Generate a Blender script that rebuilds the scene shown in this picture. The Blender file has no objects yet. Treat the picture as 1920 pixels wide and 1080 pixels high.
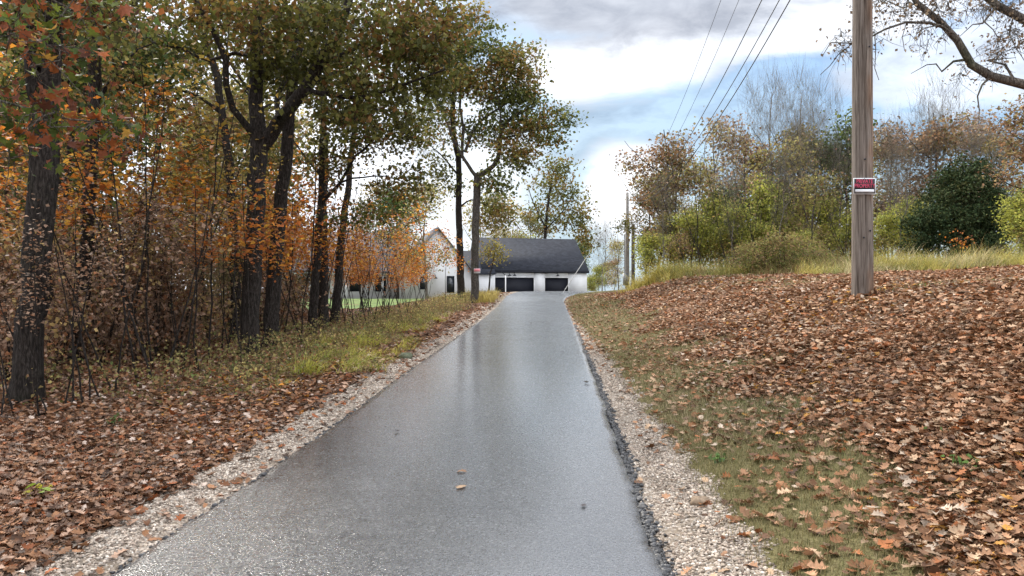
import bpy, math, numpy as np
R_ = math.radians
S = bpy.context.scene
C = S.collection

# ------------------------------------------------------------------ camera
F, CX, HY, CZ = 1387.0, 960.0, 550.0, 1.7          # focal length in photo pixels, centre, horizon row, eye height
cam = bpy.data.cameras.new('camera'); co = bpy.data.objects.new('camera', cam); C.objects.link(co)
cam.sensor_width = 36; cam.lens = F/1920*36; cam.shift_y = 10/1920
cam.clip_end = 5000; cam.clip_start = 0.05
co.location = (0, 0, CZ); co.rotation_euler = (R_(90), 0, 0)
S.camera = co

# ------------------------------------------------------------------ world
SUN_AZ, SUN_EL = -38, 36        # degrees: azimuth from +Y (negative = to the left), elevation
w = bpy.data.worlds.new('World'); S.world = w; w.use_nodes = True
nt = w.node_tree; nt.nodes.clear()
def N(t, kind, **kw):
    n = t.nodes.new(kind)
    for k, v in kw.items(): setattr(n, k, v)
    return n
def setin(t, sock, v):
    if hasattr(v, 'is_output'): t.links.new(v, sock)
    else: sock.default_value = v
def M(t, op, a, b=0.0, c=None):
    n = N(t, 'ShaderNodeMath', operation=op); setin(t, n.inputs[0], a); setin(t, n.inputs[1], b)
    if c is not None: setin(t, n.inputs[2], c)
    return n.outputs[0]
def MIX(t, f, a, b, mode='MIX'):
    n = N(t, 'ShaderNodeMix', data_type='RGBA', blend_type=mode)
    setin(t, n.inputs[0], f)
    for i, v in ((6, a), (7, b)):
        if isinstance(v, tuple) and len(v) == 3: v = v+(1,)
        setin(t, n.inputs[i], v)
    return n.outputs[2]
def SS(t, v, a, b):
    n = N(t, 'ShaderNodeMapRange', interpolation_type='SMOOTHSTEP')
    setin(t, n.inputs[0], v); n.inputs[1].default_value = a; n.inputs[2].default_value = b
    n.inputs[3].default_value = 0; n.inputs[4].default_value = 1
    return n.outputs[0]
def NOISE(t, vec, scale, detail=4, rough=.55, dist=0.0):
    n = N(t, 'ShaderNodeTexNoise'); n.inputs['Scale'].default_value = scale
    n.inputs['Detail'].default_value = detail; n.inputs['Roughness'].default_value = rough
    n.inputs['Distortion'].default_value = dist
    if vec is not None: t.links.new(vec, n.inputs['Vector'])
    return n.outputs['Fac'], n.outputs['Color']
def ramp(t, f, stops):
    n = N(t, 'ShaderNodeValToRGB'); setin(t, n.inputs[0], f); e = n.color_ramp.elements
    while len(e) < len(stops): e.new(.5)
    for q, (p_, c_) in zip(e, stops): q.position = p_; q.color = tuple(c_)+(1,)
    return n.outputs[0]
sky = N(nt, 'ShaderNodeTexSky', sky_type='NISHITA', sun_disc=False)
sky.sun_elevation = R_(SUN_EL); sky.sun_rotation = R_(SUN_AZ)
sky.air_density = 1.2; sky.dust_density = 1.2
tc = N(nt, 'ShaderNodeTexCoord'); D = tc.outputs['Generated']
sx = N(nt, 'ShaderNodeSeparateXYZ'); nt.links.new(D, sx.inputs[0])
az = M(nt, 'MULTIPLY', M(nt, 'ARCTAN2', sx.outputs[0], sx.outputs[1]), 57.2958)
el = M(nt, 'MULTIPLY', M(nt, 'ARCSINE', sx.outputs[2]), 57.2958)
mp = N(nt, 'ShaderNodeMapping'); nt.links.new(D, mp.inputs[0]); mp.inputs['Scale'].default_value = (1, 1, 2.4)
nf, _ = NOISE(nt, mp.outputs[0], 4.0, 8, .6, .4)
nf2, _ = NOISE(nt, mp.outputs[0], 13.0, 6, .6, .3)
nb, _ = NOISE(nt, mp.outputs[0], 1.7, 5, .55, .5)
wob = M(nt, 'ADD', M(nt, 'MULTIPLY', M(nt, 'SUBTRACT', nf, .5), 2.6), M(nt, 'MULTIPLY', M(nt, 'SUBTRACT', nf2, .5), 1.3))
def blob(a, e, ra, re, soft=.35, amp=1.0):
    dx = M(nt, 'DIVIDE', M(nt, 'SUBTRACT', az, a), ra); dy = M(nt, 'DIVIDE', M(nt, 'SUBTRACT', el, e), re)
    d = M(nt, 'SQRT', M(nt, 'ADD', M(nt, 'MULTIPLY', dx, dx), M(nt, 'MULTIPLY', dy, dy)))
    d = M(nt, 'ADD', d, M(nt, 'MULTIPLY', wob, .55*amp))
    return SS(nt, d, 1+soft, 1-soft)
WHITE = (5.6, 5.7, 5.9); GREY = (2.9, 3.05, 3.4); VEIL = (2.7, 3.3, 3.75); OVER = (17.5, 17.6, 18.0); OVG = (10.5, 10.8, 11.5)
skc = MIX(nt, 1.0, sky.outputs[0], (.52, .62, .74), 'MULTIPLY')
veil = M(nt, 'ADD', M(nt, 'MULTIPLY', SS(nt, el, 26, 2), .35), M(nt, 'MULTIPLY', SS(nt, az, 32, 4), .55))
col = MIX(nt, veil, skc, VEIL)
# cloud field everywhere else (overhead, behind and off to the sides)
fld = SS(nt, M(nt, 'ADD', nb, M(nt, 'MULTIPLY', M(nt, 'SUBTRACT', nf2, .5), .25)), .40, .56)
off = M(nt, 'MAXIMUM', SS(nt, el, 19.5, 25), M(nt, 'MAXIMUM', SS(nt, az, 38, 48), SS(nt, az, -4, -14)))
fld2 = M(nt, 'MAXIMUM', fld, M(nt, 'MULTIPLY', SS(nt, el, 25, 31), .8))
hi = M(nt, 'MAXIMUM', SS(nt, el, 25, 31), M(nt, 'MAXIMUM', SS(nt, az, 45, 70), SS(nt, az, -45, -70)))
ccol = MIX(nt, SS(nt, nf, .38, .62), MIX(nt, hi, WHITE, OVER), MIX(nt, hi, GREY, OVG))
ccol = MIX(nt, M(nt, 'MULTIPLY', SS(nt, az, 4, -14), SS(nt, el, 32, 24)), ccol, WHITE)
col = MIX(nt, M(nt, 'MULTIPLY', fld2, off), col, ccol)
col = MIX(nt, M(nt, 'MULTIPLY', SS(nt, az, -3, -14), .75), col, (6.6, 6.8, 7.2))
for a, e, ra, re, c_, st, am in ((6.5, 16.6, 8.0, 2.0, WHITE, .9, 1.7), (21, 18.8, 12, 1.7, WHITE, .85, 1.8), (32, 14.5, 7, 3.2, WHITE, .6, 1.8), (8.6, 8.0, 3.4, 3.4, WHITE, 1.0, 1.3),
                      (-4, 9, 6, 7, WHITE, .7, 1.2), (20, 5.5, 9, 1.8, WHITE, .55, 1.2), (10, 21.8, 11.0, 3.3, GREY, .95, .7)):
    col = MIX(nt, M(nt, 'MULTIPLY', blob(a, e, ra, re, .35, am), st), col, c_)
col = MIX(nt, 1.0, col, ramp(nt, M(nt, 'ADD', M(nt, 'MULTIPLY', nf2, .6), M(nt, 'MULTIPLY', nf, .4)), [(.36, (.64, .66, .70)), (.56, (1.0, 1.0, 1.0))]), 'MULTIPLY')
bg = N(nt, 'ShaderNodeBackground'); nt.links.new(col, bg.inputs[0]); bg.inputs[1].default_value = .1
wo = N(nt, 'ShaderNodeOutputWorld'); nt.links.new(bg.outputs[0], wo.inputs[0])

# ------------------------------------------------------------------ sun
sl = bpy.data.lights.new('sun', 'SUN'); sl.energy = 2.3; sl.angle = R_(12); sl.color = (1, .95, .87)
so = bpy.data.objects.new('sun', sl); C.objects.link(so)
so.rotation_euler = (R_(90-SUN_EL), 0, R_(180-SUN_AZ)); so.location = (0, 0, 50)

# ------------------------------------------------------------------ render settings
S.view_settings.view_transform = 'Standard'; S.view_settings.look = 'None'
S.view_settings.exposure = 1.4; S.view_settings.gamma = 1
cy = S.cycles
cy.max_bounces = 5; cy.diffuse_bounces = 3; cy.glossy_bounces = 3; cy.transmission_bounces = 3; cy.transparent_max_bounces = 4
cy.caustics_reflective = False; cy.caustics_refractive = False
cy.use_denoising = True; cy.use_adaptive_sampling = True; cy.adaptive_threshold = 0.02

# ------------------------------------------------------------------ helpers
def P(px, py, Y): return np.array([(px-CX)/F*Y, Y, CZ+(HY-py)/F*Y])
def ss(x, a=0., b=1.):
    t = np.clip((np.asarray(x, float)-a)/(b-a), 0, 1); return t*t*(3-2*t)
def lin(r, g, b): return tuple((v/255)**2.2 for v in (r, g, b))
def tag(o, label=None, cat=None, group=None, kind=None):
    if label: o['label'] = label
    if cat: o['category'] = cat
    if group: o['group'] = group
    if kind: o['kind'] = kind
    return o
def empty(name, loc, label, cat, group=None, rz=0):
    o = bpy.data.objects.new(name, None); C.objects.link(o); o.location = tuple(loc); o.rotation_euler = (0, 0, rz)
    o.empty_display_size = .2
    return tag(o, label, cat, group)
class MB:
    def __init__(s): s.v = []; s.f = {3: [], 4: []}; s.c = []; s.n = 0
    def add(s, v, f, c=None):
        v = np.asarray(v, np.float32).reshape(-1, 3); f = np.asarray(f, np.int64)
        s.v.append(v); s.f[f.shape[1]].append(f+s.n)
        if c is not None: s.c.append(np.broadcast_to(np.asarray(c, np.float32), (len(v), 3)))
        s.n += len(v)
    def box(s, x0, x1, y0, y1, z0, z1):
        v = [(x, y, z) for z in (z0, z1) for y in (y0, y1) for x in (x0, x1)]
        s.add(v, [(0, 2, 3, 1), (4, 5, 7, 6), (0, 1, 5, 4), (2, 6, 7, 3), (0, 4, 6, 2), (1, 3, 7, 5)])
    def prism(s, poly, a, b, axis=1):           # polygon in the plane normal to axis, from a to b
        n = len(poly); vs = []
        for t in (a, b):
            for (u, z) in poly: vs.append((u, t, z) if axis == 1 else (t, u, z))
        s.add(vs, [(i, (i+1) % n, n+(i+1) % n, n+i) for i in range(n)])
        base = s.n-2*n
        tri = []
        for i in range(1, n-1): tri += [(0, i+1, i), (n, n+i, n+i+1)]
        s.f[3].append(np.array(tri)+base)
    def build(s, name, mat, parent=None, origin=(0, 0, 0), smooth=False):
        v = np.concatenate(s.v) - np.asarray(origin, np.float32)
        me = bpy.data.meshes.new(name); me.vertices.add(len(v)); me.vertices.foreach_set('co', v.ravel())
        fs = [np.concatenate(s.f[k]) for k in (3, 4) if s.f[k]]
        li = np.concatenate([f.ravel() for f in fs]).astype(np.int32)
        tot = np.concatenate([np.full(len(f), f.shape[1]) for f in fs]).astype(np.int32)
        me.loops.add(len(li)); me.loops.foreach_set('vertex_index', li)
        me.polygons.add(len(tot)); me.polygons.foreach_set('loop_start', (np.cumsum(tot)-tot).astype(np.int32))
        if smooth: me.polygons.foreach_set('use_smooth', np.ones(len(tot), bool))
        me.update(calc_edges=True)
        if s.c:
            cc = np.concatenate(s.c); a = me.attributes.new('col', 'FLOAT_COLOR', 'POINT')
            a.data.foreach_set('color', np.concatenate([cc, np.ones((len(cc), 1), np.float32)], 1).ravel())
        me.materials.append(mat)
        o = bpy.data.objects.new(name, me); C.objects.link(o)
        if parent is not None: o.parent = parent
        elif np.any(np.asarray(origin)): o.location = tuple(float(q) for q in origin)
        return o
def tube(mb, pts, rad, k=6, rough=0, rng=None, cap=False):
    pts = np.asarray(pts, float); n = len(pts)
    t = np.gradient(pts, axis=0); t /= np.linalg.norm(t, axis=1)[:, None]+1e-9
    ref = np.array([1., .13, .07]) if abs(t[:, 0]).mean() < .8 else np.array([.1, 1., .2])
    u = np.cross(t, ref); u /= np.linalg.norm(u, axis=1)[:, None]+1e-9; vv = np.cross(t, u)
    a = np.arange(k)/k*2*math.pi
    r = np.asarray(rad, float)[:, None]*np.ones((1, k))
    if rough: r = r*(1+rough*(rng.standard_normal(k)[None]*.6+rng.standard_normal((n, k))*.4))
    ring = pts[:, None]+r[..., None]*(np.cos(a)[None, :, None]*u[:, None]+np.sin(a)[None, :, None]*vv[:, None])
    i = np.arange(n-1)[:, None]*k; j = np.arange(k)[None]; j2 = (j+1) % k
    f = np.stack([i+j, i+j2, i+k+j2, i+k+j], -1).reshape(-1, 4)
    mb.add(ring.reshape(-1, 3), f)
    if cap:
        b = mb.n-n*k
        mb.v.append(pts[-1:].astype(np.float32)); mb.n += 1
        mb.f[3].append(np.array([(b+(n-1)*k+q, b+(n-1)*k+(q+1) % k, mb.n-1) for q in range(k)]))
def resample(pts, step, jit=0, rng=None):
    pts = np.asarray(pts, float)
    if len(pts) > 2:                              # Catmull-Rom
        q = np.vstack([2*pts[0]-pts[1], pts, 2*pts[-1]-pts[-2]]); out = []
        for i in range(1, len(q)-2):
            m = max(1, int(np.linalg.norm(q[i+1]-q[i])/step))
            for s_ in np.arange(m)/m:
                out.append(.5*((2*q[i])+(-q[i-1]+q[i+1])*s_+(2*q[i-1]-5*q[i]+4*q[i+1]-q[i+2])*s_**2+(-q[i-1]+3*q[i]-3*q[i+1]+q[i+2])*s_**3))
        out.append(pts[-1]); out = np.array(out)
    else:
        m = max(2, int(np.linalg.norm(pts[1]-pts[0])/step)+1); out = pts[0]+(pts[1]-pts[0])*np.linspace(0, 1, m)[:, None]
    if jit: out[1:-1] += rng.standard_normal((len(out)-2, 3))*jit
    return out

# ------------------------------------------------------------------ materials
def mat(name, rough=.8, spec=.3):
    m = bpy.data.materials.new(name); m.use_nodes = True; t = m.node_tree; b = t.nodes['Principled BSDF']
    b.inputs['Roughness'].default_value = rough; b.inputs['Specular IOR Level'].default_value = spec
    return m, t, b
def OBJ(t): return N(t, 'ShaderNodeTexCoord').outputs['Object']
def mapv(t, v, sc):
    n = N(t, 'ShaderNodeMapping'); t.links.new(v, n.inputs[0]); n.inputs['Scale'].default_value = sc; return n.outputs[0]
def bump(t, b, h, st, dist=.02):
    n = N(t, 'ShaderNodeBump'); n.inputs['Strength'].default_value = st; n.inputs['Distance'].default_value = dist
    t.links.new(h, n.inputs['Height']); t.links.new(n.outputs[0], b.inputs['Normal'])
def solid(name, c, rough=.6, spec=.3, var=.15, sc=8, metal=0):
    m, t, b = mat(name, rough, spec)
    f, _ = NOISE(t, OBJ(t), sc, 5, .6)
    t.links.new(ramp(t, f, [(.3, tuple(v*(1-var) for v in c)), (.7, tuple(min(1, v*(1+var)) for v in c))]), b.inputs['Base Color'])
    b.inputs['Metallic'].default_value = metal
    return m
def attr_mat(name, rough=.75, trans=.25, spec=.2, var=.25):
    m, t, b = mat(name, rough, spec)
    a = N(t, 'ShaderNodeAttribute', attribute_name='col').outputs['Color']
    f, _ = NOISE(t, OBJ(t), 30, 3)
    c = MIX(t, var, a, MIX(t, 1.0, a, ramp(t, f, [(.3, (.35,)*3), (.7, (1.5,)*3)]), 'MULTIPLY'))
    t.links.new(c, b.inputs['Base Color'])
    if trans:
        tr = N(t, 'ShaderNodeBsdfTranslucent'); t.links.new(c, tr.inputs[0])
        mx = N(t, 'ShaderNodeMixShader'); mx.inputs[0].default_value = trans
        t.links.new(b.outputs[0], mx.inputs[1]); t.links.new(tr.outputs[0], mx.inputs[2])
        t.links.new(mx.outputs[0], t.nodes['Material Output'].inputs[0])
    return m
def bark(name, dark, light, sc=14):
    m, t, b = mat(name, .9, .15)
    v = mapv(t, OBJ(t), (1, 1, .22)); f, _ = NOISE(t, v, sc*3.2, 6, .65, .6); g, _ = NOISE(t, OBJ(t), 1.3, 4)
    c = ramp(t, f, [(.36, tuple(q*.35 for q in dark)), (.5, dark), (.68, light)])
    t.links.new(MIX(t, SS(t, g, .5, .7), c, MIX(t, 1.0, c, (.8, .95, .75), 'MULTIPLY')), b.inputs['Base Color'])
    bump(t, b, f, 1.0, .05); return m
BARK_DARK = bark('bark_dark', (.026, .021, .018), (.068, .058, .05))
BARK_GREY = bark('bark_grey', (.11, .095, .08), (.24, .21, .18))
BARK_MID = bark('bark_brown_grey', (.06, .052, .045), (.15, .13, .115))
BARK_PALE = bark('bark_pale', (.17, .15, .125), (.36, .32, .27))
LEAF = attr_mat('leaf', .6, .45, .25)
LITTER = attr_mat('dry_leaf', .68, .15, .2, .35)
GRASS = attr_mat('grass_blade', .7, .25, .2, .3)
STONE = attr_mat('limestone', .85, 0, .25, .5)
ATTR = lambda t: N(t, 'ShaderNodeAttribute', attribute_name='col').outputs['Color']

# ground material: litter, grass and gravel regions carried by the sheet itself
GROUND, t, b = mat('ground', .95, .1)
o_ = OBJ(t); reg = N(t, 'ShaderNodeSeparateColor'); t.links.new(ATTR(t), reg.inputs[0])
def voro(t, v, sc, rnd=1.0):
    n = N(t, 'ShaderNodeTexVoronoi'); n.inputs['Scale'].default_value = sc; t.links.new(v, n.inputs['Vector']); return n
wn, wc = NOISE(t, o_, 9, 3)
warp = N(t, 'ShaderNodeVectorMath', operation='MULTIPLY_ADD'); t.links.new(wc, warp.inputs[0]); warp.inputs[1].default_value = (.12,)*3; t.links.new(o_, warp.inputs[2])
v1 = voro(t, warp.outputs[0], 13); v2 = voro(t, warp.outputs[0], 21)
sp = N(t, 'ShaderNodeSeparateColor'); t.links.new(v1.outputs['Color'], sp.inputs[0])
leafc = ramp(t, sp.outputs[0], [(.1, (.05, .028, .018)), (.35, (.13, .062, .035)), (.6, (.20, .115, .07)), (.85, (.27, .17, .12))])
sp2 = N(t, 'ShaderNodeSeparateColor'); t.links.new(v2.outputs['Color'], sp2.inputs[0])
leafc = MIX(t, .4, leafc, ramp(t, sp2.outputs[1], [(.2, (.04, .025, .017)), (.8, (.24, .15, .10))]))
soil = ramp(t, NOISE(t, o_, 24, 8, .7)[0], [(.3, (.035, .026, .018)), (.7, (.11, .085, .06))])
gr = ramp(t, NOISE(t, o_, 45, 6, .7)[0], [(.3, (.065, .056, .026)), (.6, (.15, .13, .06)), (.8, (.22, .18, .10))])
vg = voro(t, o_, 55); spg = N(t, 'ShaderNodeSeparateColor'); t.links.new(vg.outputs['Color'], spg.inputs[0])
gv = ramp(t, spg.outputs[0], [(.1, (.17, .14, .11)), (.5, (.31, .265, .22)), (.9, (.44, .40, .36))])
gv = MIX(t, SS(t, vg.outputs['Distance'], .25, .75), gv, (.2, .16, .12))
c = MIX(t, SS(t, reg.outputs[0], .25, .75), soil, leafc)
c = MIX(t, SS(t, M(t, 'ADD', reg.outputs[1], M(t, 'MULTIPLY', M(t, 'SUBTRACT', wn, .5), .8)), .35, .65), c, gr)
c = MIX(t, SS(t, M(t, 'ADD', reg.outputs[2], M(t, 'MULTIPLY', M(t, 'SUBTRACT', wn, .5), .7)), .4, .6), c, gv)
t.links.new(c, b.inputs['Base Color'])
bump(t, b, M(t, 'ADD', v1.outputs['Distance'], M(t, 'MULTIPLY', vg.outputs['Distance'], .3)), .6, .03)

# wet asphalt
ROAD, t, b = mat('wet_asphalt', .3, .5); o_ = OBJ(t)
f1, _ = NOISE(t, o_, 95, 3, .6); f2, _ = NOISE(t, o_, 1.1, 4, .6); f3, _ = NOISE(t, mapv(t, o_, (.35, 2.2, 1)), 2.0, 5, .6)
vr = voro(t, o_, 80)
t.links.new(ramp(t, f1, [(.35, (.012, .013, .016)), (.58, (.022, .024, .028)), (.74, (.065, .068, .072))]), b.inputs['Base Color'])
rr = N(t, 'ShaderNodeMapRange'); t.links.new(M(t, 'ADD', M(t, 'MULTIPLY', f2, .5), M(t, 'MULTIPLY', f3, .5)), rr.inputs[0])
rr.inputs[1].default_value = .35; rr.inputs[2].default_value = .65; rr.inputs[3].default_value = .18; rr.inputs[4].default_value = .32
spr = N(t, 'ShaderNodeSeparateColor'); t.links.new(vr.outputs['Color'], spr.inputs[0])
t.links.new(M(t, 'ADD', rr.outputs[0], M(t, 'MULTIPLY', M(t, 'SUBTRACT', spr.outputs[0], .5), .25)), b.inputs['Roughness'])
t.links.new(M(t, 'ADD', .12, M(t, 'MULTIPLY', spr.outputs[1], .18)), b.inputs['Coat Roughness'])
b.inputs['Specular IOR Level'].default_value = 1.0
b.inputs['IOR'].default_value = 1.6; b.inputs['Coat IOR'].default_value = 1.65
bump(t, b, M(t, 'ADD', vr.outputs['Distance'], M(t, 'MULTIPLY', f1, .8)), .52, .006)
b.inputs['Coat Weight'].default_value = .8

# ------------------------------------------------------------------ terrain
_ty = [0, 3.92, 7.3, 11.4, 16.5, 24.8, 30, 35.6, 39, 43, 47, 55, 65, 76, 100, 150, 300, 2000]
_tz = [.04, .2, .30, .45, .6, .86, 1.05, 1.33, 1.60, 1.80, 1.84, 1.72, 1.42, 1.2, 1.0, 0, -8, -20]
_gy = np.arange(-20, 400, .5); _gz = np.interp(_gy, _ty, _tz); _k = np.hanning(9); _k /= _k.sum()
_gz = np.convolve(np.pad(_gz, 4, 'edge'), _k, 'valid')
_ly = [0, 3.92, 7.3, 11.4, 16.5, 24.8, 30, 35.6, 39, 43, 47, 55, 63, 70, 76]
_lx = [-2.42, -2.14, -1.89, -1.66, -1.39, -.95, -.72, -.49, -.25, .3, .8, .4, -1.2, -3, -3.2]
_ry = [0, 3.92, 7.3, 11.4, 16.5, 24.8, 30, 35.6, 38, 40, 43, 47, 55, 63, 70, 76]
_rx = [.55, .77, 1.0, 1.24, 1.51, 1.95, 2.2, 2.45, 2.75, 3.3, 4.5, 6.2, 9, 10, 9, 8.6]
def smooth_tab(xs, ys, wd=9):
    g = np.arange(-5, 85, .25); v = np.interp(g, xs, ys); k = np.hanning(wd); k /= k.sum()
    return g, np.convolve(np.pad(v, wd//2, 'edge'), k, 'valid')
_L = smooth_tab(_ly, _lx); _Rr = smooth_tab(_ry, _rx)
def RZ(y): return np.where(np.asarray(y) < 390, np.interp(y, _gy, _gz), np.interp(y, _ty, _tz))
def LX(y): return np.interp(y, *_L)
def RX(y): return np.interp(y, *_Rr)
def wav(x, y, s): return (np.sin(x*s+1.3*np.sin(y*s*.7))+np.sin(y*s*1.31+1.7*np.sin(x*s*.53)+2)+np.sin((x+y)*s*.77+.5))/3
def H(x, y):
    x = np.asarray(x, float); y = np.asarray(y, float)
    z = RZ(y); dl = np.maximum(LX(y)-x, 0); dr = np.maximum(x-RX(y), 0)
    near = 1-ss(y, 27, 42)
    right = near*(1.1*ss(dr/5)+.05*np.minimum(dr, 16))+(1-near)*np.minimum(.06*dr, .5)
    fs = 9+24*ss(y, 25, 50)
    left = -.055*np.minimum(dl, 12)*ss(y, 22, 45) - np.minimum(.13*np.maximum(dl-fs, 0), 12)
    hl = ss(y, 50, 64)*ss(dl, 2, 6)*(1-ss(dl, 26, 40))*(1-ss(y, 85, 120)); left = left-.5*ss(dl, 3, 8)*ss(y, 30, 40)*(1-ss(y, 48, 60))*(1-ss(dl, 26, 40))
    z = z*(1-hl)+(1.12+.06)*hl; left = left*(1-hl)
    inside = (dl <= 0) & (dr <= 0) & (y < 77)
    d = np.maximum(dl, dr)
    rough = (wav(x, y, 2.1)*.035+wav(x, y, 5.3)*.012)*ss(d, .5, 2.0)
    far = ss(y, 60, 220)*(-4*ss(x, 0, 200))
    return z+right+left+rough+far-np.where(inside, .07, .045*ss(.4-d, 0, .3))
def nz(x, y, s, ph=0): return .5+.5*wav(x+ph*7.1, y-ph*3.3, s)
def regions(x, y):
    x = np.asarray(x, float); y = np.asarray(y, float)
    dl = LX(y)-x; dr = x-RX(y); n1 = nz(x, y, 3.1); n2 = nz(x, y, 1.1, 1); n3 = nz(x, y, 7.7, 2)
    gw = np.interp(y, [3, 8, 16, 24], [.55, .40, .26, .05])
    gravR = (1-ss(dr+.25*(n3-.5), gw, gw+.2))*(dr > -.3)
    gravL = (1-ss(dl+.25*(n3-.5), np.interp(y, [3, 30, 45], [.42, .5, .45]), np.interp(y, [3, 30, 45], [.62, .75, .6])))*(dl > -.3)
    grav = np.where(dr > -.3, gravR, 0)+np.where(dl > -.3, gravL, 0)
    sw = np.interp(y, [3, 8, 16, 30, 40], [1.6, 1.7, 1.6, 1.9, 1.2])
    leafR = ss(dr+1.0*(n1-.5)+.6*(n2-.5), sw-.35, sw+.45)
    patch = ss(n2*.6+nz(x, y, .8, 5)*.5, .6, .76)*ss(dr, 3, 5)
    leafR = leafR*(1-.65*patch)
    grassR = np.clip(1-leafR, 0, 1)*ss(dr, gw*.8, gw+.15)
    weed = ss(dl+.8*(n2-.5), 1.15, 1.8)*(1-ss(dl+.8*(n1-.5), 2.6, 4.2))*ss(y, 7, 12)
    leafL = ss(dl+.2*(n3-.5), .35, .7)*(1-.5*weed)
    grassL = weed
    leaf = np.where(dr > 0, leafR, 0)+np.where(dl > 0, leafL, 0)
    grass = np.where(dr > 0, grassR, 0)+np.where(dl > 0, grassL, 0)
    lawn = ss(y, 38, 42)*ss(dl, 3.5, 5.5)*(1-ss(dl, 34, 40))
    rgt = ss(y, 36, 44)*ss(dr, .3, 1.0)
    leaf = leaf*(1-lawn)*(1-rgt*.6); grass = np.maximum(grass, np.maximum(lawn, rgt*.8))
    return np.clip(leaf, 0, 1), np.clip(grass, 0, 1), np.clip(grav, 0, 1)*(y < 78)
def axis(lo, hi, st, far):
    a = np.arange(lo, hi+.001, st); out = [hi]; d = st
    while out[-1] < far: d *= 1.35; out.append(out[-1]+d)
    lo_ = [lo]; d = st
    while lo_[-1] > -far: d *= 1.35; lo_.append(lo_[-1]-d)
    return np.concatenate([lo_[::-1][:-1], a, out[1:]])
gx = axis(-9, 14, .14, 1800); gy = axis(1, 46, .16, 1800); gy = gy[gy > -300]
X, Y = np.meshgrid(gx, gy); Z = H(X, Y); a_, b_, c_ = regions(X, Y)
mb = MB(); nx = len(gx); ny = len(gy)
i = np.arange(ny-1)[:, None]*nx; j = np.arange(nx-1)[None]
mb.add(np.stack([X, Y, Z], -1).reshape(-1, 3), np.stack([i+j, i+j+1, i+nx+j+1, i+nx+j], -1).reshape(-1, 4), np.stack([a_, b_, c_], -1).reshape(-1, 3))
tag(mb.build('ground', GROUND, smooth=True), kind='structure')

# driveway sheet with a thick ragged edge
rng = np.random.default_rng(3)
ys = np.concatenate([np.arange(-3, 30, .08), np.arange(30, 76.5, .4)]); mb = MB(); cols = 14
jl = np.cumsum(rng.standard_normal(len(ys))*.012); jl -= np.convolve(jl, np.ones(25)/25, 'same'); jr = np.cumsum(rng.standard_normal(len(ys))*.012); jr -= np.convolve(jr, np.ones(25)/25, 'same')
l = LX(ys)+jl*.5+rng.standard_normal(len(ys))*.006; r = RX(ys)+jr*.6+rng.standard_normal(len(ys))*.004
u = np.concatenate([[0, .02], np.linspace(.1, .9, cols-8), [.98, 1]]); rows = []
zr = RZ(ys)
rows.append(np.stack([l-.05, ys, zr-.09], -1)); rows.append(np.stack([l-.03+rng.standard_normal(len(ys))*.008, ys, zr-.035], -1))
for q in u:
    crown = .02*(1-(2*q-1)**2)-.012
    rows.append(np.stack([l+(r-l)*q, ys, zr+crown], -1))
rows.append(np.stack([r+.05+rng.standard_normal(len(ys))*.012, ys, zr-.045], -1)); rows.append(np.stack([r+.09, ys, zr-.12], -1))
V = np.stack(rows, 1); n, m_ = V.shape[:2]; i = np.arange(n-1)[:, None]*m_; j = np.arange(m_-1)[None]
mb.add(V.reshape(-1, 3), np.stack([i+j, i+j+1, i+m_+j+1, i+m_+j], -1).reshape(-1, 4))
tag(mb.build('driveway', ROAD, smooth=True), kind='structure')

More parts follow.
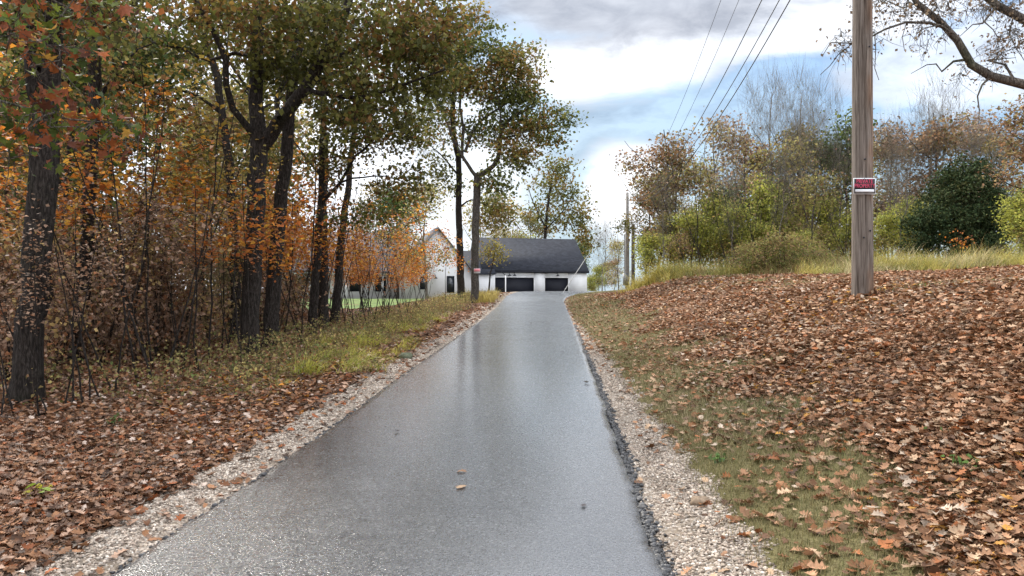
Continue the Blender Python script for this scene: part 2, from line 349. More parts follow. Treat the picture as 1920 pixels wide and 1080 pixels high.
# ------------------------------------------------------------------ leaf, blade and stone scatter
def unit(v): return v/(np.linalg.norm(v, axis=-1, keepdims=True)+1e-9)
def pick(rng, pos, pal, wts, clump=.5, sc=1.6):
    n = len(pos); ph = rng.random(3)*6
    cl = .5+.5*(np.sin(pos[:, 0]*sc+ph[0]+1.5*np.sin(pos[:, 2]*sc))+np.sin(pos[:, 2]*sc*1.2+ph[1])+np.sin(pos[:, 1]*sc*.9+ph[2]))/3
    uu = (1-clump)*rng.random(n)+clump*np.clip((cl-.5)*1.5+.5, 0, 1)
    uu = np.argsort(np.argsort(uu))/max(n, 1)
    w_ = np.cumsum(wts)/np.sum(wts); idx = np.minimum(np.searchsorted(w_, uu), len(pal)-1)
    return np.asarray(pal)[idx]*rng.uniform(.5, 1.45, (n, 1))
def leaves(mb, pos, size, pal, wts, rng, flat=.4, shape='kite', clump=.5, droop=0, sc=1.6):
    n = len(pos)
    if not n: return
    nor = unit(rng.standard_normal((n, 3))*(1-flat)+np.array([0, 0, 1.])*flat*1.5)
    a = unit(np.cross(nor, unit(rng.standard_normal((n, 3))))); a = unit(a+np.array([0, 0, -droop])); nor = unit(np.cross(a, np.cross(nor, a))); b_ = np.cross(nor, a)
    sz = size*rng.uniform(.5, 1.4, n)
    if shape == 'kite': y_ = np.array([0, .5, 1, .5]); x_ = np.array([0, .38, 0, -.38]); f = [(0, 1, 2), (0, 2, 3)]
    elif shape == 'lobed':
        yy = [0, .12, .25, .36, .5, .6, .75, .84, 1]; ww = [.02, .16, .3, .14, .36, .17, .3, .1, 0]
        y_ = np.repeat(yy, 3); x_ = np.array([[-q, 0, q] for q in ww]).ravel(); f = []
        for k in range(8):
            for e in (0, 1): f.append((3*k+e, 3*k+e+1, 3*k+4+e, 3*k+3+e))
    elif shape == 'maple':
        th = np.linspace(0, 2*math.pi, 16)[:-1]; rr_ = np.array([.62, .3, .5, .28, .55, .26, .30, .12, .12, .30, .26, .55, .28, .5, .3])
        y_ = np.concatenate([[.45], .45+rr_*np.cos(th)]); x_ = np.concatenate([[0], rr_*np.sin(th)]); f = [(0, 1+k, 1+(k+1) % 15) for k in range(15)]
    else:
        yy = [0, .3, .65, 1]; ww = [.05, .33, .26, 0]
        y_ = np.repeat(yy, 3); x_ = np.array([[-q, 0, q] for q in ww]).ravel(); f = []
        for k in range(3):
            for e in (0, 1): f.append((3*k+e, 3*k+e+1, 3*k+4+e, 3*k+3+e))
    k = len(y_); c1 = rng.uniform(-.2, 1.6, (n, 1)); c2 = rng.uniform(-.7, .9, (n, 1))
    z_ = c1*(x_[None]**2)*1.3+c2*((y_[None]-.5)**2)
    v = pos[:, None]+sz[:, None, None]*(x_[None, :, None]*b_[:, None]+(y_-.5)[None, :, None]*a[:, None]+z_[..., None]*nor[:, None])
    f = np.asarray(f); ff = (np.arange(n)[:, None, None]*k+f[None]).reshape(-1, f.shape[1])
    mb.add(v.reshape(-1, 3), ff, np.repeat(pick(rng, pos, pal, wts, clump, sc), k, 0))
def blades(mb, base, h, wd, lean, pal, wts, rng, sc=1.2, clump=.5, wind=(0, 0)):
    n = len(base)
    if not n: return
    th = rng.random(n)*6.283; d = np.stack([np.cos(th), np.sin(th), 0*th], -1)*rng.uniform(.2, 1, (n, 1))*lean+np.array([wind[0], wind[1], 0.])
    s = unit(np.stack([-np.sin(th), np.cos(th), 0*th], -1)+rng.standard_normal((n, 3))*[.4, .4, 0])
    hh = h*rng.uniform(.5, 1.25, n); V = []
    for tt, ww in ((0, 1), (.4, .8), (.75, .5), (1, .08)):
        p_ = base+np.array([0, 0, 1.])*(hh*(tt-.22*tt*tt*lean))[:, None]+d*(hh*tt**1.8)[:, None]
        V += [p_-s*wd*ww/2, p_+s*wd*ww/2]
    V = np.stack(V, 1); f = np.array([(0, 1, 3, 2), (2, 3, 5, 4), (4, 5, 7, 6)])
    mb.add(V.reshape(-1, 3), (np.arange(n)[:, None, None]*8+f[None]).reshape(-1, 4), np.repeat(pick(rng, base, pal, wts, clump, sc), 8, 0))
def scatter(rng, n, x0, x1, y0, y1, dens, power=1.0):
    out = np.zeros((0, 3)); tries = 0
    while len(out) < n and tries < 30:
        m = n*2; y = y0+(y1-y0)*rng.random(m)**power; x = rng.uniform(x0, x1, m); tries += 1
        vis = (np.abs(x/np.maximum(y, .1)) < .80)
        k = (rng.random(m) < dens(x, y)) & vis
        out = np.concatenate([out, np.stack([x[k], y[k], H(x[k], y[k])], -1)])
    return out[:n]
LP = [(.21, .10, .046), (.33, .18, .10), (.125, .066, .038), (.38, .255, .16), (.28, .105, .04), (.42, .33, .25), (.44, .22, .045)]
LW = [24, 30, 13, 22, 8, 4, 1]
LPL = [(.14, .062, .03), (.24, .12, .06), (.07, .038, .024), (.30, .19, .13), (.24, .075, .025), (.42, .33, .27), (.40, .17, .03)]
rng = np.random.default_rng(11)
dleaf = lambda x, y: regions(x, y)[0]*np.clip(.25+1.5*nz(x, y, 2.3, 9), .3, 1)
mb = MB()
def litter(n, x0, x1, y0, y1, size, shape, pal, dens=dleaf, flat=.7, up=.03, power=1.0, wts=LW):
    p_ = scatter(rng, n, x0, x1, y0, y1, dens, power); p_[:, 2] += rng.random(len(p_))**2*up+.012
    leaves(mb, p_, size, pal, wts, rng, flat, shape, .18, sc=.9)
dR = lambda x, y: dleaf(x, y)*(x > RX(y)); dL = lambda x, y: dleaf(x, y)*(x < LX(y))
litter(34000, 1.5, 7.2, 2.2, 8, .066, 'lobed', LP, dR, up=.07)
litter(50000, 2, 12, 8, 16, .076, 'mid', LP, dR, up=.07)
litter(66000, 2, 24, 16, 36, .095, 'mid', LP, dR, up=.06)
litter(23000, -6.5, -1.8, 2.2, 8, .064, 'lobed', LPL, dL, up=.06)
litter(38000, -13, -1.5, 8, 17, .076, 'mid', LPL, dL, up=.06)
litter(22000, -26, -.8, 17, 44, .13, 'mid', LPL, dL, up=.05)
q_ = rng.random(260)*6.283; d_ = .16+np.abs(rng.normal(0, .12, 260)); p_ = np.stack([5.21+np.cos(q_)*d_, 11+np.sin(q_)*d_, 0*q_], -1); p_[:, 2] = H(p_[:, 0], p_[:, 1])+.02+np.maximum(0, .32-d_)*rng.random(260)*.5
leaves(mb, p_, .09, LP, LW, rng, .5, 'mid', .2)
# strays on gravel and thin grass
litter(4600, .9, 4.5, 2.2, 14, .08, 'lobed', LP, lambda x, y: ((x > RX(y)+.05) & (x < RX(y)+2.4))*np.clip(.12+.5*(x-RX(y)-.3), 0, 1)*nz(x, y, 3.3, 7)*1.6, flat=.7, up=.02)
litter(3200, 1.2, 6, 14, 38, .10, 'mid', LP, lambda x, y: ((x > RX(y)+.05) & (x < RX(y)+2.4))*.5, flat=.7, up=.02)
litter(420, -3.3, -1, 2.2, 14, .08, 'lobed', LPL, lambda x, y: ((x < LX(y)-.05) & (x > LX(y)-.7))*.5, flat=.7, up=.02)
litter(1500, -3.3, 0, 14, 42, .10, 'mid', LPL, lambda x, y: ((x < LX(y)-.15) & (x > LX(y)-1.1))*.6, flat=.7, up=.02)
tag(mb.build('leaf_litter', LITTER), 'thick brown and rust carpet of fallen oak leaves over both verges', 'fallen leaves', kind='stuff')

# gravel stones
def ico():
    g = (1+5**.5)/2; v = np.array([(-1, g, 0), (1, g, 0), (-1, -g, 0), (1, -g, 0), (0, -1, g), (0, 1, g), (0, -1, -g), (0, 1, -g), (g, 0, -1), (g, 0, 1), (-g, 0, -1), (-g, 0, 1)], float)
    f = np.array([(0, 11, 5), (0, 5, 1), (0, 1, 7), (0, 7, 10), (0, 10, 11), (1, 5, 9), (5, 11, 4), (11, 10, 2), (10, 7, 6), (7, 1, 8), (3, 9, 4), (3, 4, 2), (3, 2, 6), (3, 6, 8), (3, 8, 9), (4, 9, 5), (2, 4, 11), (6, 2, 10), (8, 6, 7), (9, 8, 1)])
    return v/1.9, f
IV, IF = ico()
def stones(mb, pos, sz, pal, wts, rng):
    n = len(pos); v = IV[None]*(1+rng.standard_normal((n, 12, 1))*.2)*rng.uniform(.6, 1.4, (n, 1, 3))*[1, 1, .65]
    v = v*(sz*rng.uniform(.5, 1.6, n)**1.3)[:, None, None]+pos[:, None]
    mb.add(v.reshape(-1, 3), (np.arange(n)[:, None, None]*12+IF[None]).reshape(-1, 3), np.repeat(pick(rng, pos, pal, wts, .1), 12, 0))
mb = MB(); dg = lambda x, y: regions(x, y)[2]*np.clip(nz(x, y, 6.1, 3)*1.6, .25, 1)*((x > RX(y)+.06) | (x < LX(y)-.03))
SP = [(.40, .335, .275), (.34, .28, .22), (.27, .21, .165), (.47, .42, .36), (.17, .13, .10)]
p_ = scatter(rng, 38000, -3.4, 2.2, 2.4, 8, dg); p_[:, 2] += .004; stones(mb, p_, .0070, SP, [5, 5, 4, 2, 1.2], rng)
p_ = scatter(rng, 15000, -3.2, 2.5, 8, 18, dg); p_[:, 2] += .004; stones(mb, p_, .010, SP, [5, 5, 4, 2, 1.2], rng)
p_ = scatter(rng, 5000, -3, 3, 18, 40, dg); stones(mb, p_, .02, SP, [5, 5, 3, 3, 1], rng)
tag(mb.build('gravel', STONE), 'pale limestone gravel shoulder along both sides of the driveway', 'gravel', kind='stuff')
# broken asphalt crumbs at the right edge
mb = MB(); n = 5200; y = 2.4+20*rng.random(n)**1.4; x = RX(y)+.03+np.abs(rng.standard_normal(n))*.035
k = int(n*.15); x[:k] = LX(y[:k])-.02-np.abs(rng.standard_normal(k))*.02
p_ = np.stack([x, y, np.maximum(H(x, y)+.005, RZ(y)-.05-.3*np.abs(x-RX(y))*(x > 0))+rng.random(n)*.012], -1)
stones(mb, p_, .013, [(.018, .018, .02), (.04, .04, .042), (.09, .085, .08)], [5, 3, 1], rng)
AG = attr_mat('asphalt_crumb', .45, 0, .5, .2)
tag(mb.build('asphalt_crumbs', AG), 'loose black asphalt crumbs along the raised driveway edge', 'asphalt crumbs', kind='stuff')
# the one larger rock on the right shoulder, a mossy one on the left
def rock(px, py, Y, sz, c, label):
    mb = MB(); x, y = P(px, py, Y)[:2]; p0 = np.array([x, y, float(H(x, y))])
    g = []
    th, ph = np.meshgrid(np.linspace(0, 2*math.pi, 17)[:-1], np.linspace(.05, math.pi-.05, 10))
    rr_ = 1+.14*np.sin(3*th+1)*np.sin(2*ph)+.1*np.sin(5*th+2*ph)+rng.standard_normal(th.shape)*.03
    v = np.stack([np.cos(th)*np.sin(ph)*rr_, np.sin(th)*np.sin(ph)*rr_*.8, np.cos(ph)*rr_*.55], -1)*sz
    i = np.arange(9)[:, None]*16; j = np.arange(16)[None]
    mb.add(v.reshape(-1, 3)+p0+[0, 0, sz*.25], np.stack([i+j, i+(j+1) % 16, i+16+(j+1) % 16, i+16+j], -1).reshape(-1, 4), c)
    tag(mb.build('rock', STONE, origin=p0, smooth=True), label, 'rock')
rock(1312, 928, 5.0, .065, (.26, .19, .13), 'fist sized brown rock lying on the gravel shoulder below the leafy bank')
rock(760, 672, 13.5, .13, (.10, .11, .07), 'dark mossy stone among red leaves at the gravel edge near woodland')

# grass blades
GP = [(.17, .15, .06), (.25, .205, .10), (.11, .12, .042), (.34, .27, .16), (.13, .16, .045)]; GWt = [4, 6, 2.5, 5, 1.2]
YG = [(.44, .40, .07), (.36, .36, .07), (.2, .26, .05), (.46, .38, .13), (.24, .18, .08)]
dgr = lambda x, y: regions(x, y)[1]*(x > RX(y)+.1)*(1-.5*regions(x, y)[2])
mb = MB()
blades(mb, scatter(rng, 30000, 1, 5, 2.4, 9, dgr), .055, .0035, .8, GP, GWt, rng)
blades(mb, scatter(rng, 24000, 1.2, 6.5, 9, 20, dgr), .065, .006, .8, GP, GWt, rng)
blades(mb, scatter(rng, 14000, 1.5, 9, 20, 40, dgr), .08, .012, .8, GP, GWt, rng)
blades(mb, scatter(rng, 9000, 4, 20, 9, 27, lambda x, y: regions(x, y)[1]*(x > RX(y)+3)), .10, .007, .8, [(.17, .2, .06), (.12, .19, .04), (.25, .22, .11)], [3, 3, 2], rng)
blades(mb, scatter(rng, 5000, 1.5, 7, 2.4, 10, lambda x, y: (x > RX(y)+1.2)*.4), .085, .003, 1, [(.32, .26, .16), (.17, .15, .07), (.12, .17, .05)], [3, 3, 2], rng)
blades(mb, scatter(rng, 4000, -7, -2, 3, 12, lambda x, y: (x < LX(y)-.8)*nz(x, y, 1.3, 4)**3), .09, .004, 1, [(.3, .23, .13), (.15, .16, .06)], [3, 2], rng)
tag(mb.build('short_grass', GRASS), 'short dry olive grass between gravel shoulder and leaf covered bank', 'grass', kind='stuff')
# left verge: yellow arching grass and small leafy weeds
mb = MB()
wd_ = lambda x, y: regions(x, y)[1]*(x < LX(y))
def clumps(mb, cs, per, rad, h, wd, lean, pal, wts, wind=(0, 0)):
    hs_ = np.repeat(np.exp(rng.normal(0, .32, len(cs))), per); q = np.repeat(cs, per, 0); q = q+rng.standard_normal(q.shape)*[rad, rad, 0]; q[:, 2] = H(q[:, 0], q[:, 1])-.02
    blades(mb, q, h*hs_, wd, lean, pal, wts, rng, wind=wind, sc=2.3, clump=.65)
for (px, py, Y, n, sx_) in ((655, 672, 13.2, 24, .42), (700, 640, 17.0, 22, .5), (600, 705, 11.4, 10, .3), (800, 605, 23, 16, .5), (560, 720, 11, 6, .3), (665, 650, 15.5, 14, .45), (760, 620, 20, 14, .5)):
    c0 = P(px, py, Y); cs = np.stack([c0[0]+rng.standard_normal(n)*sx_, c0[1]+rng.standard_normal(n)*sx_*1.6, np.zeros(n)], -1)
    clumps(mb, cs, 60, .09, .25, .008, 1.4, YG, [6, 5, 3, 2, 1], wind=(.35, -.1))
blades(mb, scatter(rng, 7000, -8, -1, 9, 26, wd_), .12, .006, .9, [(.22, .2, .08), (.3, .24, .12), (.14, .16, .055), (.26, .16, .09)], [3, 4, 1.5, 3], rng)
blades(mb, scatter(rng, 7000, -9, 1, 22, 46, lambda x, y: wd_(x, y)*(x > LX(y)-4.2)), .19, .013, .9, [(.2, .19, .07), (.28, .24, .11), (.14, .15, .05), (.24, .15, .08)], [3, 3, 2, 3], rng)
c0 = P(900, 552, 37)
cs = np.stack([rng.uniform(-2.6, -.9, 60), rng.uniform(34, 40, 60), np.zeros(60)], -1)
clumps(mb, cs, 45, .18, .36, .018, .9, [(.42, .33, .09), (.32, .25, .10), (.2, .19, .06)], [4, 3, 2])
tag(mb.build('arching_grass', GRASS), 'yellow green arching grass on the verge below the woodland', 'grass', kind='stuff')
mb = MB(); pw = scatter(rng, 1000, -8.5, 1, 8.5, 38, lambda x, y: np.clip(regions(x, y)[1]*(x < LX(y))+.25*((x < LX(y)-1) & (x > LX(y)-7)), 0, 1)*((y < 22) | (x > LX(y)-3.4)))
for p0 in pw:
    h = rng.uniform(.12, .5); top = p0+[rng.normal(0, .08), rng.normal(0, .08), h]
    tube(mb, np.stack([p0, (p0+top)/2+rng.standard_normal(3)*.02, top]), [.004, .003, .002], 3)
    mb.c.append(np.broadcast_to(np.array([.12, .08, .05], np.float32), (9, 3)))
q = np.repeat(pw, 14, 0); q = q+np.stack([rng.normal(0, .09, len(q)), rng.normal(0, .09, len(q)), rng.uniform(.05, .45, len(q))], -1)
leaves(mb, q, .05, [(.19, .17, .06), (.28, .22, .09), (.13, .16, .05), (.25, .14, .07), (.38, .31, .11)], [4, 5, 2, 3, 3], rng, .3)
tag(mb.build('weeds', LEAF), 'knee high olive and brown leafy weeds in front of the tree trunks', 'weeds', kind='stuff')
# right: tall grass along the top of the bank
mb = MB()
def band(pts, n, spread, per, h, wd, lean, pal, wts, wind=(0, 0)):
    pts = np.array(pts); t_ = rng.random(n)*(len(pts)-1); k = t_.astype(int); fr = (t_-k)[:, None]
    c_ = pts[k]*(1-fr)+pts[np.minimum(k+1, len(pts)-1)]*fr+rng.standard_normal((n, 2))*spread
    clumps(mb, np.c_[c_, np.zeros(n)], per, .16, h, wd, lean, pal, wts, wind)
YR = [(.44, .37, .10), (.34, .30, .09), (.19, .22, .06), (.40, .28, .13), (.50, .43, .24)]
band([(5.7, 32), (6.6, 31), (7.3, 29.5)], 120, .45, 60, .66, .014, 1.2, YR, [6, 4, 3, 1, 1])
band([(7.0, 31), (8.2, 28), (9.6, 26.5)], 150, .65, 50, .42, .012, 1.1, YR, [4, 5, 4, 2, 1])
band([(8.7, 26), (10.2, 24.5), (12.2, 24.5)], 120, .6, 60, .45, .013, .9, [(.25, .22, .06), (.17, .19, .05), (.30, .19, .09), (.38, .32, .14)], [4, 4, 3, 2])
band([(9.6, 21), (11.2, 20.5), (13.6, 20), (16.5, 20.5)], 210, .65, 70, .36, .010, 1.1, YR, [6, 4, 3, 1, 3], wind=(.2, 0))
band([(9.6, 23), (14, 23), (20, 24)], 110, .8, 40, .6, .009, .9, YR, [5, 4, 2, 2, 4])
tag(mb.build('tall_grass', GRASS), 'tall golden and green grass along the top of the leafy bank', 'tall grass', kind='stuff')

# ------------------------------------------------------------------ trees
def bez(a, c, b_, n):
    t_ = np.linspace(0, 1, n)[:, None]; return a*(1-t_)**2+2*c*t_*(1-t_)+b_*t_**2
DARKGREEN = [(.068, .073, .018), (.105, .108, .024), (.14, .125, .032), (.17, .09, .03), (.24, .15, .04)]
class Tree:
    def __init__(s, rng): s.w = MB(); s.l = MB(); s.rng = rng; s.pos = []; s.rad = []; s.base = None
    def limb(s, pts, r0, r1, k=8, flare=0, step=.3, jit=.015, rough=.05):
        p_ = resample(pts, step, jit, s.rng); n = len(p_); t_ = np.linspace(0, 1, n)
        r = r0+(r1-r0)*t_**.9
        if flare: d = p_[:, 2]-p_[0, 2]; r = r*(1+flare*np.exp(-np.maximum(d, 0)/.22))
        tube(s.w, p_, r, k, rough, s.rng)
        s.pos.append(p_); s.rad.append(r)
        if s.base is None: s.base = p_[0].copy()
    def grow(s, blobs, leaf=None, n_leaf=40, size=.09, pal=DARKGREEN, wts=(5, 5, 4, 2, 1), spread=.35, flat=.35, shape='kite', twigs=4, clump=.5, up=.15, droop=0, thin=1.0, zmin=None, tr=.006, wob=.12):
        rng = s.rng; T = []
        for (c_, r_, n) in blobs:
            q = unit(rng.standard_normal((n, 3)))*rng.random((n, 1))**.45; T.append(np.asarray(c_)+q*np.asarray(r_))
        T = np.concatenate(T); pos = np.concatenate(s.pos); rad = np.concatenate(s.rad)
        if zmin is not None:
            ok = pos[:, 2] > zmin; pos = pos[ok]; rad = rad[ok]
        cap_ = len(pos)+len(T)*5; PP = np.zeros((cap_, 3)); RR = np.zeros(cap_); PP[:len(pos)] = pos; RR[:len(pos)] = rad; m = len(pos)
        d0 = np.array([np.min(np.linalg.norm(pos-q, axis=1)) for q in T]); T = T[np.argsort(d0)]
        L = []
        for q in T:
            d = q-PP[:m]; ds = np.linalg.norm(d, axis=1)+1e-6; cost = ds*(1+.5*np.maximum(0, -d[:, 2]/ds))-.0*RR[:m]
            i = int(np.argmin(cost)); a = PP[i]; dist = ds[i]
            if dist < .08: L.append(q[None]); continue
            ctrl = (a+q)/2+np.array([0, 0, up*dist])+rng.standard_normal(3)*wob*dist
            pt = bez(a, ctrl, q, 5); pt[1:-1] += rng.standard_normal((3, 3))*.035*dist
            r0 = min(RR[i]*.7, tr+.013*dist*thin); rr_ = np.linspace(r0, max(r0*.3, .0025), 5)
            tube(s.w, pt, rr_, 5 if r0 > .02 else 3)
            PP[m:m+4] = pt[1:]; RR[m:m+4] = rr_[1:]; m += 4
            L.append(pt[2:])
        ends = np.array([a[-1] for a in L])
        for _ in range(twigs):
            e = ends+rng.standard_normal(ends.shape)*spread*.9-np.array([0, 0, droop*spread*1.5])
            for a, b2 in zip(ends, e): tube(s.w, np.stack([a, (a+b2)/2+rng.standard_normal(3)*.04, b2]), [.005*thin+.001, .0035*thin+.001, .002], 3)
            ends2 = e
        if n_leaf:
            src = np.repeat(np.concatenate([a[-1:] for a in L]), n_leaf, 0)
            q = src+rng.standard_normal(src.shape)*spread*np.array([1, 1, .75])
            leaves(s.l, q, size, pal, wts, rng, flat, shape, clump, droop)
    def finish(s, name, label, group=None, barkm=None, cat='tree', leafm=None):
        o = empty(name, s.base, label, cat, group)
        s.w.build('trunk', barkm or BARK_DARK, o, s.base, smooth=True)
        if s.l.v: s.l.build('crown', leafm or LEAF, o, s.base)
        return o
def copy_tree(o, loc, rz, sc, label=None, group=None):
    r = o.copy(); C.objects.link(r); r.location = tuple(float(q) for q in loc); r.rotation_euler = (0, 0, rz); r.scale = tuple(np.broadcast_to(sc, 3))
    if label: r['label'] = label
    if group: r['group'] = group
    for ch in kids[o.name]:
        c_ = ch.copy(); C.objects.link(c_); c_.parent = r
    return r
kids = {}
def px(pts, Y, dy=None):
    out = [P(a, b_, Y+(0 if dy is None else dy*i_/(len(pts)-1))) for i_, (a, b_) in enumerate(pts)]
    return np.array(out)
def pxb(Y, *bl):      # blobs given in photo rows and columns at depth Y, turned into metres there
    return [(P(a, b_, Y+(q[0] if q else 0)), (ra/F*Y, (q[1] if len(q) > 1 else max(ra, rb)/F*Y*.9), rb/F*Y), n) for (a, b_, ra, rb, n, *q) in bl]
def ground_first(p_):
    p_ = p_.copy(); z = float(H(p_[0, 0], p_[0, 1])); p_[0, 2] = z-.08; return p_
OLIVE = [(.09, .095, .025), (.14, .14, .036), (.19, .165, .045), (.22, .13, .045), (.29, .21, .06)]
RUST = [(.27, .155, .08), (.35, .20, .10), (.18, .105, .06), (.33, .245, .12), (.17, .145, .055)]
ORANGE = [(.46, .16, .025), (.56, .24, .035), (.36, .11, .03), (.58, .32, .05), (.22, .09, .04)]
PINKB = [(.26, .165, .11), (.34, .225, .155), (.18, .115, .075), (.30, .14, .07), (.38, .27, .11)]

# --- D: the big forked oak
g = lambda s_: np.random.default_rng(s_)
T = Tree(g(1)); Y = 14.0
T.limb(ground_first(px([(466, 662), (470, 590), (476, 480), (482, 380), (486, 300), (487, 248)], Y)), .17, .165, 14, .32, rough=.05)
T.limb(px([(487, 262), (481, 190), (482, 110), (485, 0), (492, -220)], Y, .5), .15, .07, 10)
T.limb(px([(486, 268), (462, 236), (438, 205), (425, 160), (423, 110), (400, 60), (365, 0), (330, -100)], Y, -1.2), .075, .03, 8)
T.limb(px([(490, 275), (522, 225), (556, 190), (588, 145), (604, 110), (640, 40), (680, -80)], Y, -.8), .15, .06, 10)
T.limb(px([(572, 170), (625, 176), (680, 183), (750, 160), (835, 130)], Y-.5, -1), .05, .015, 6)
T.limb(px([(600, 118), (650, 100), (700, 70), (775, 40)], Y-.5, 1), .06, .02, 6)
T.limb(px([(524, 222), (520, 180), (548, 120), (560, 40)], Y-.3, 1.5), .06, .02, 6)
T.limb(px([(484, 110), (440, 100), (395, 115), (340, 90), (260, 75)], Y, .8), .04, .012, 6)
T.grow(pxb(Y, (540, 60, 150, 75, 60, -.3, 2), (720, 85, 130, 85, 75, -1, 2), (690, 190, 110, 55, 30, -1, 1), (430, 40, 110, 80, 36, 0, 2), (640, -140, 330, 110, 25, 0, 3), (310, 60, 90, 70, 22, .5, 1.5), (810, 60, 60, 60, 22, -1, 1), (530, 140, 70, 35, 12), (800, 150, 50, 25, 8, -1)),
       n_leaf=44, size=.10, spread=.20, pal=DARKGREEN, wts=(6, 6, 4, 3, 1), zmin=4.8)
T.finish('oak_tree', 'large dark forked oak, thick trunk where woods meet the driveway verge')
# --- E
T = Tree(g(2)); Y = 15.6
T.limb(ground_first(px([(508, 642), (512, 560), (519, 460), (527, 380), (536, 300), (541, 240), (547, 170), (558, 90), (585, -60)], Y)), .165, .10, 12, .3)
T.limb(px([(545, 200), (600, 150), (660, 120), (700, 60)], Y, 1.5), .06, .02, 6)
T.limb(px([(557, 95), (530, 30), (500, -40)], Y, 1.5), .06, .02, 6)
T.grow(pxb(Y, (610, 130, 90, 70, 26, .5, 1.5), (590, 10, 120, 80, 34, .5, 2), (700, 100, 90, 70, 26, 1, 1.5), (530, -60, 140, 60, 8, 1, 2)), n_leaf=34, size=.095, spread=.19, wts=(5, 6, 5, 2, 1))
T.finish('oak_tree', 'dark leaning oak trunk just behind the large forked oak')
# --- A
T = Tree(g(3)); Y = 9.0
T.limb(ground_first(px([(47, 748), (60, 600), (71, 450), (78, 320), (84, 240)], Y)), .15, .15, 16, .5, rough=.07)
T.limb(px([(82, 260), (68, 120), (64, -60), (50, -300)], Y, .5), .12, .08, 9)
T.limb(px([(84, 262), (97, 130), (108, -50), (150, -320)], Y, -.3), .12, .07, 9)
T.limb(px([(70, 130), (20, 60), (-60, 0)], Y), .05, .02, 6)
T.limb(px([(104, 0), (160, -40), (260, -90)], Y), .05, .02, 6)
T.grow(pxb(Y, (40, 40, 90, 80, 22, 0, 1), (150, 20, 90, 70, 22, 0, 1), (-40, 150, 80, 90, 14, 0, 1), (220, -80, 160, 60, 6, 0, 1.5)), n_leaf=22, size=.10, spread=.22, pal=[(.08, .09, .022), (.15, .065, .025), (.11, .10, .03), (.22, .08, .025), (.06, .07, .02)], wts=(4, 4, 4, 2, 3), zmin=4)
T.finish('oak_tree', 'thick rough barked oak at the picture edge, its trunk forking high up')
# --- B
T = Tree(g(4)); Y = 12.3
T.limb(ground_first(px([(140, 702), (150, 600), (162, 450), (171, 300), (176, 150), (178, -50), (185, -300)], Y)), .115, .07, 10, .3)
T.limb(px([(174, 200), (230, 120), (290, 80)], Y, 1), .04, .012, 6)
T.limb(px([(170, 320), (120, 240), (90, 190)], Y, 1), .04, .012, 6)
T.grow(pxb(Y, (220, 130, 90, 80, 26, .3, 1.2), (160, -10, 140, 80, 30, 0, 1.5), (270, 220, 70, 50, 12, 1, 1), (110, 180, 60, 60, 10, 1, 1)), n_leaf=26, size=.09, spread=.19, pal=OLIVE, wts=(5, 5, 3, 3, 1), zmin=4)
T.finish('oak_tree', 'straight slim dark trunk just behind the thick oak nearest the photographer')
# --- C
T = Tree(g(5)); Y = 17.5
T.limb(ground_first(px([(440, 636), (441, 500), (436, 400), (430, 300), (418, 220), (405, 140), (380, 60), (355, -100)], Y)), .12, .07, 10, .3)
T.limb(px([(396, 105), (340, 92), (262, 72)], Y, .5), .04, .012, 6)
T.limb(px([(418, 215), (370, 178), (320, 165), (280, 200)], Y, -.5), .05, .012, 6)
T.grow(pxb(Y, (300, 160, 70, 40, 20, 0, 1.2), (340, 40, 110, 70, 34, 0, 1.8), (430, 20, 90, 70, 26, 0, 1.5), (260, 100, 50, 50, 12, 0, 1), (330, -80, 160, 60, 8, 0, 2)), n_leaf=25, size=.09, spread=.2, pal=DARKGREEN, wts=(5, 6, 5, 2, 1))
T.finish('oak_tree', 'slim dark trunk curving away behind the large forked oak on its woodland side')
# --- F, F2, F3
T = Tree(g(6)); Y = 19
T.limb(ground_first(px([(583, 618), (590, 540), (599, 430), (603, 350), (604, 290), (607, 190), (618, 60)], Y)), .125, .05, 10, .35)
T.limb(px([(601, 385), (636, 345), (668, 292), (718, 250), (770, 232)], Y, -1), .055, .012, 6)
T.limb(px([(640, 342), (680, 332), (722, 330), (772, 348)], Y-.4, -.6), .03, .01, 5)
T.limb(px([(603, 330), (560, 280), (540, 240)], Y, 1), .04, .012, 5)
T.grow(pxb(Y, (690, 260, 90, 50, 38, -.5, 1.5), (760, 345, 65, 28, 20, -.8, 1), (640, 190, 90, 60, 34, 0, 1.6), (620, 310, 45, 40, 14, 0, 1), (780, 240, 50, 45, 18, -.6, 1), (680, 400, 70, 22, 10, -.5, 1), (620, 80, 110, 70, 24, 0, 1.6)), n_leaf=44, size=.10, spread=.23, pal=DARKGREEN, wts=(6, 6, 4, 2, 1), zmin=3)
T.finish('oak_tree', 'mid sized oak with a long low limb reaching towards the house')
for s_, Y, p0, lab in ((7, 21, [(606, 602), (607, 480), (606, 380), (611, 280), (600, 150), (590, 20)], 'thin dark trunk in the middle of three close trunks beyond the forked oak'),
                       (8, 22, [(629, 597), (637, 480), (648, 390), (656, 320), (668, 220), (690, 100)], 'thin dark trunk nearest the house of three close trunks')):
    T = Tree(g(s_)); T.limb(ground_first(px(p0, Y)), .15, .05, 9, .35)
    x, y = p0[-1]
    T.grow(pxb(Y, (x, y+60, 80, 70, 26, 0, 1.5), (x+20, y-40, 90, 60, 24, 0, 1.8)), n_leaf=32, size=.10, spread=.25, pal=OLIVE, wts=(6, 5, 3, 1, 1), zmin=4)
    T.finish('oak_tree', lab)
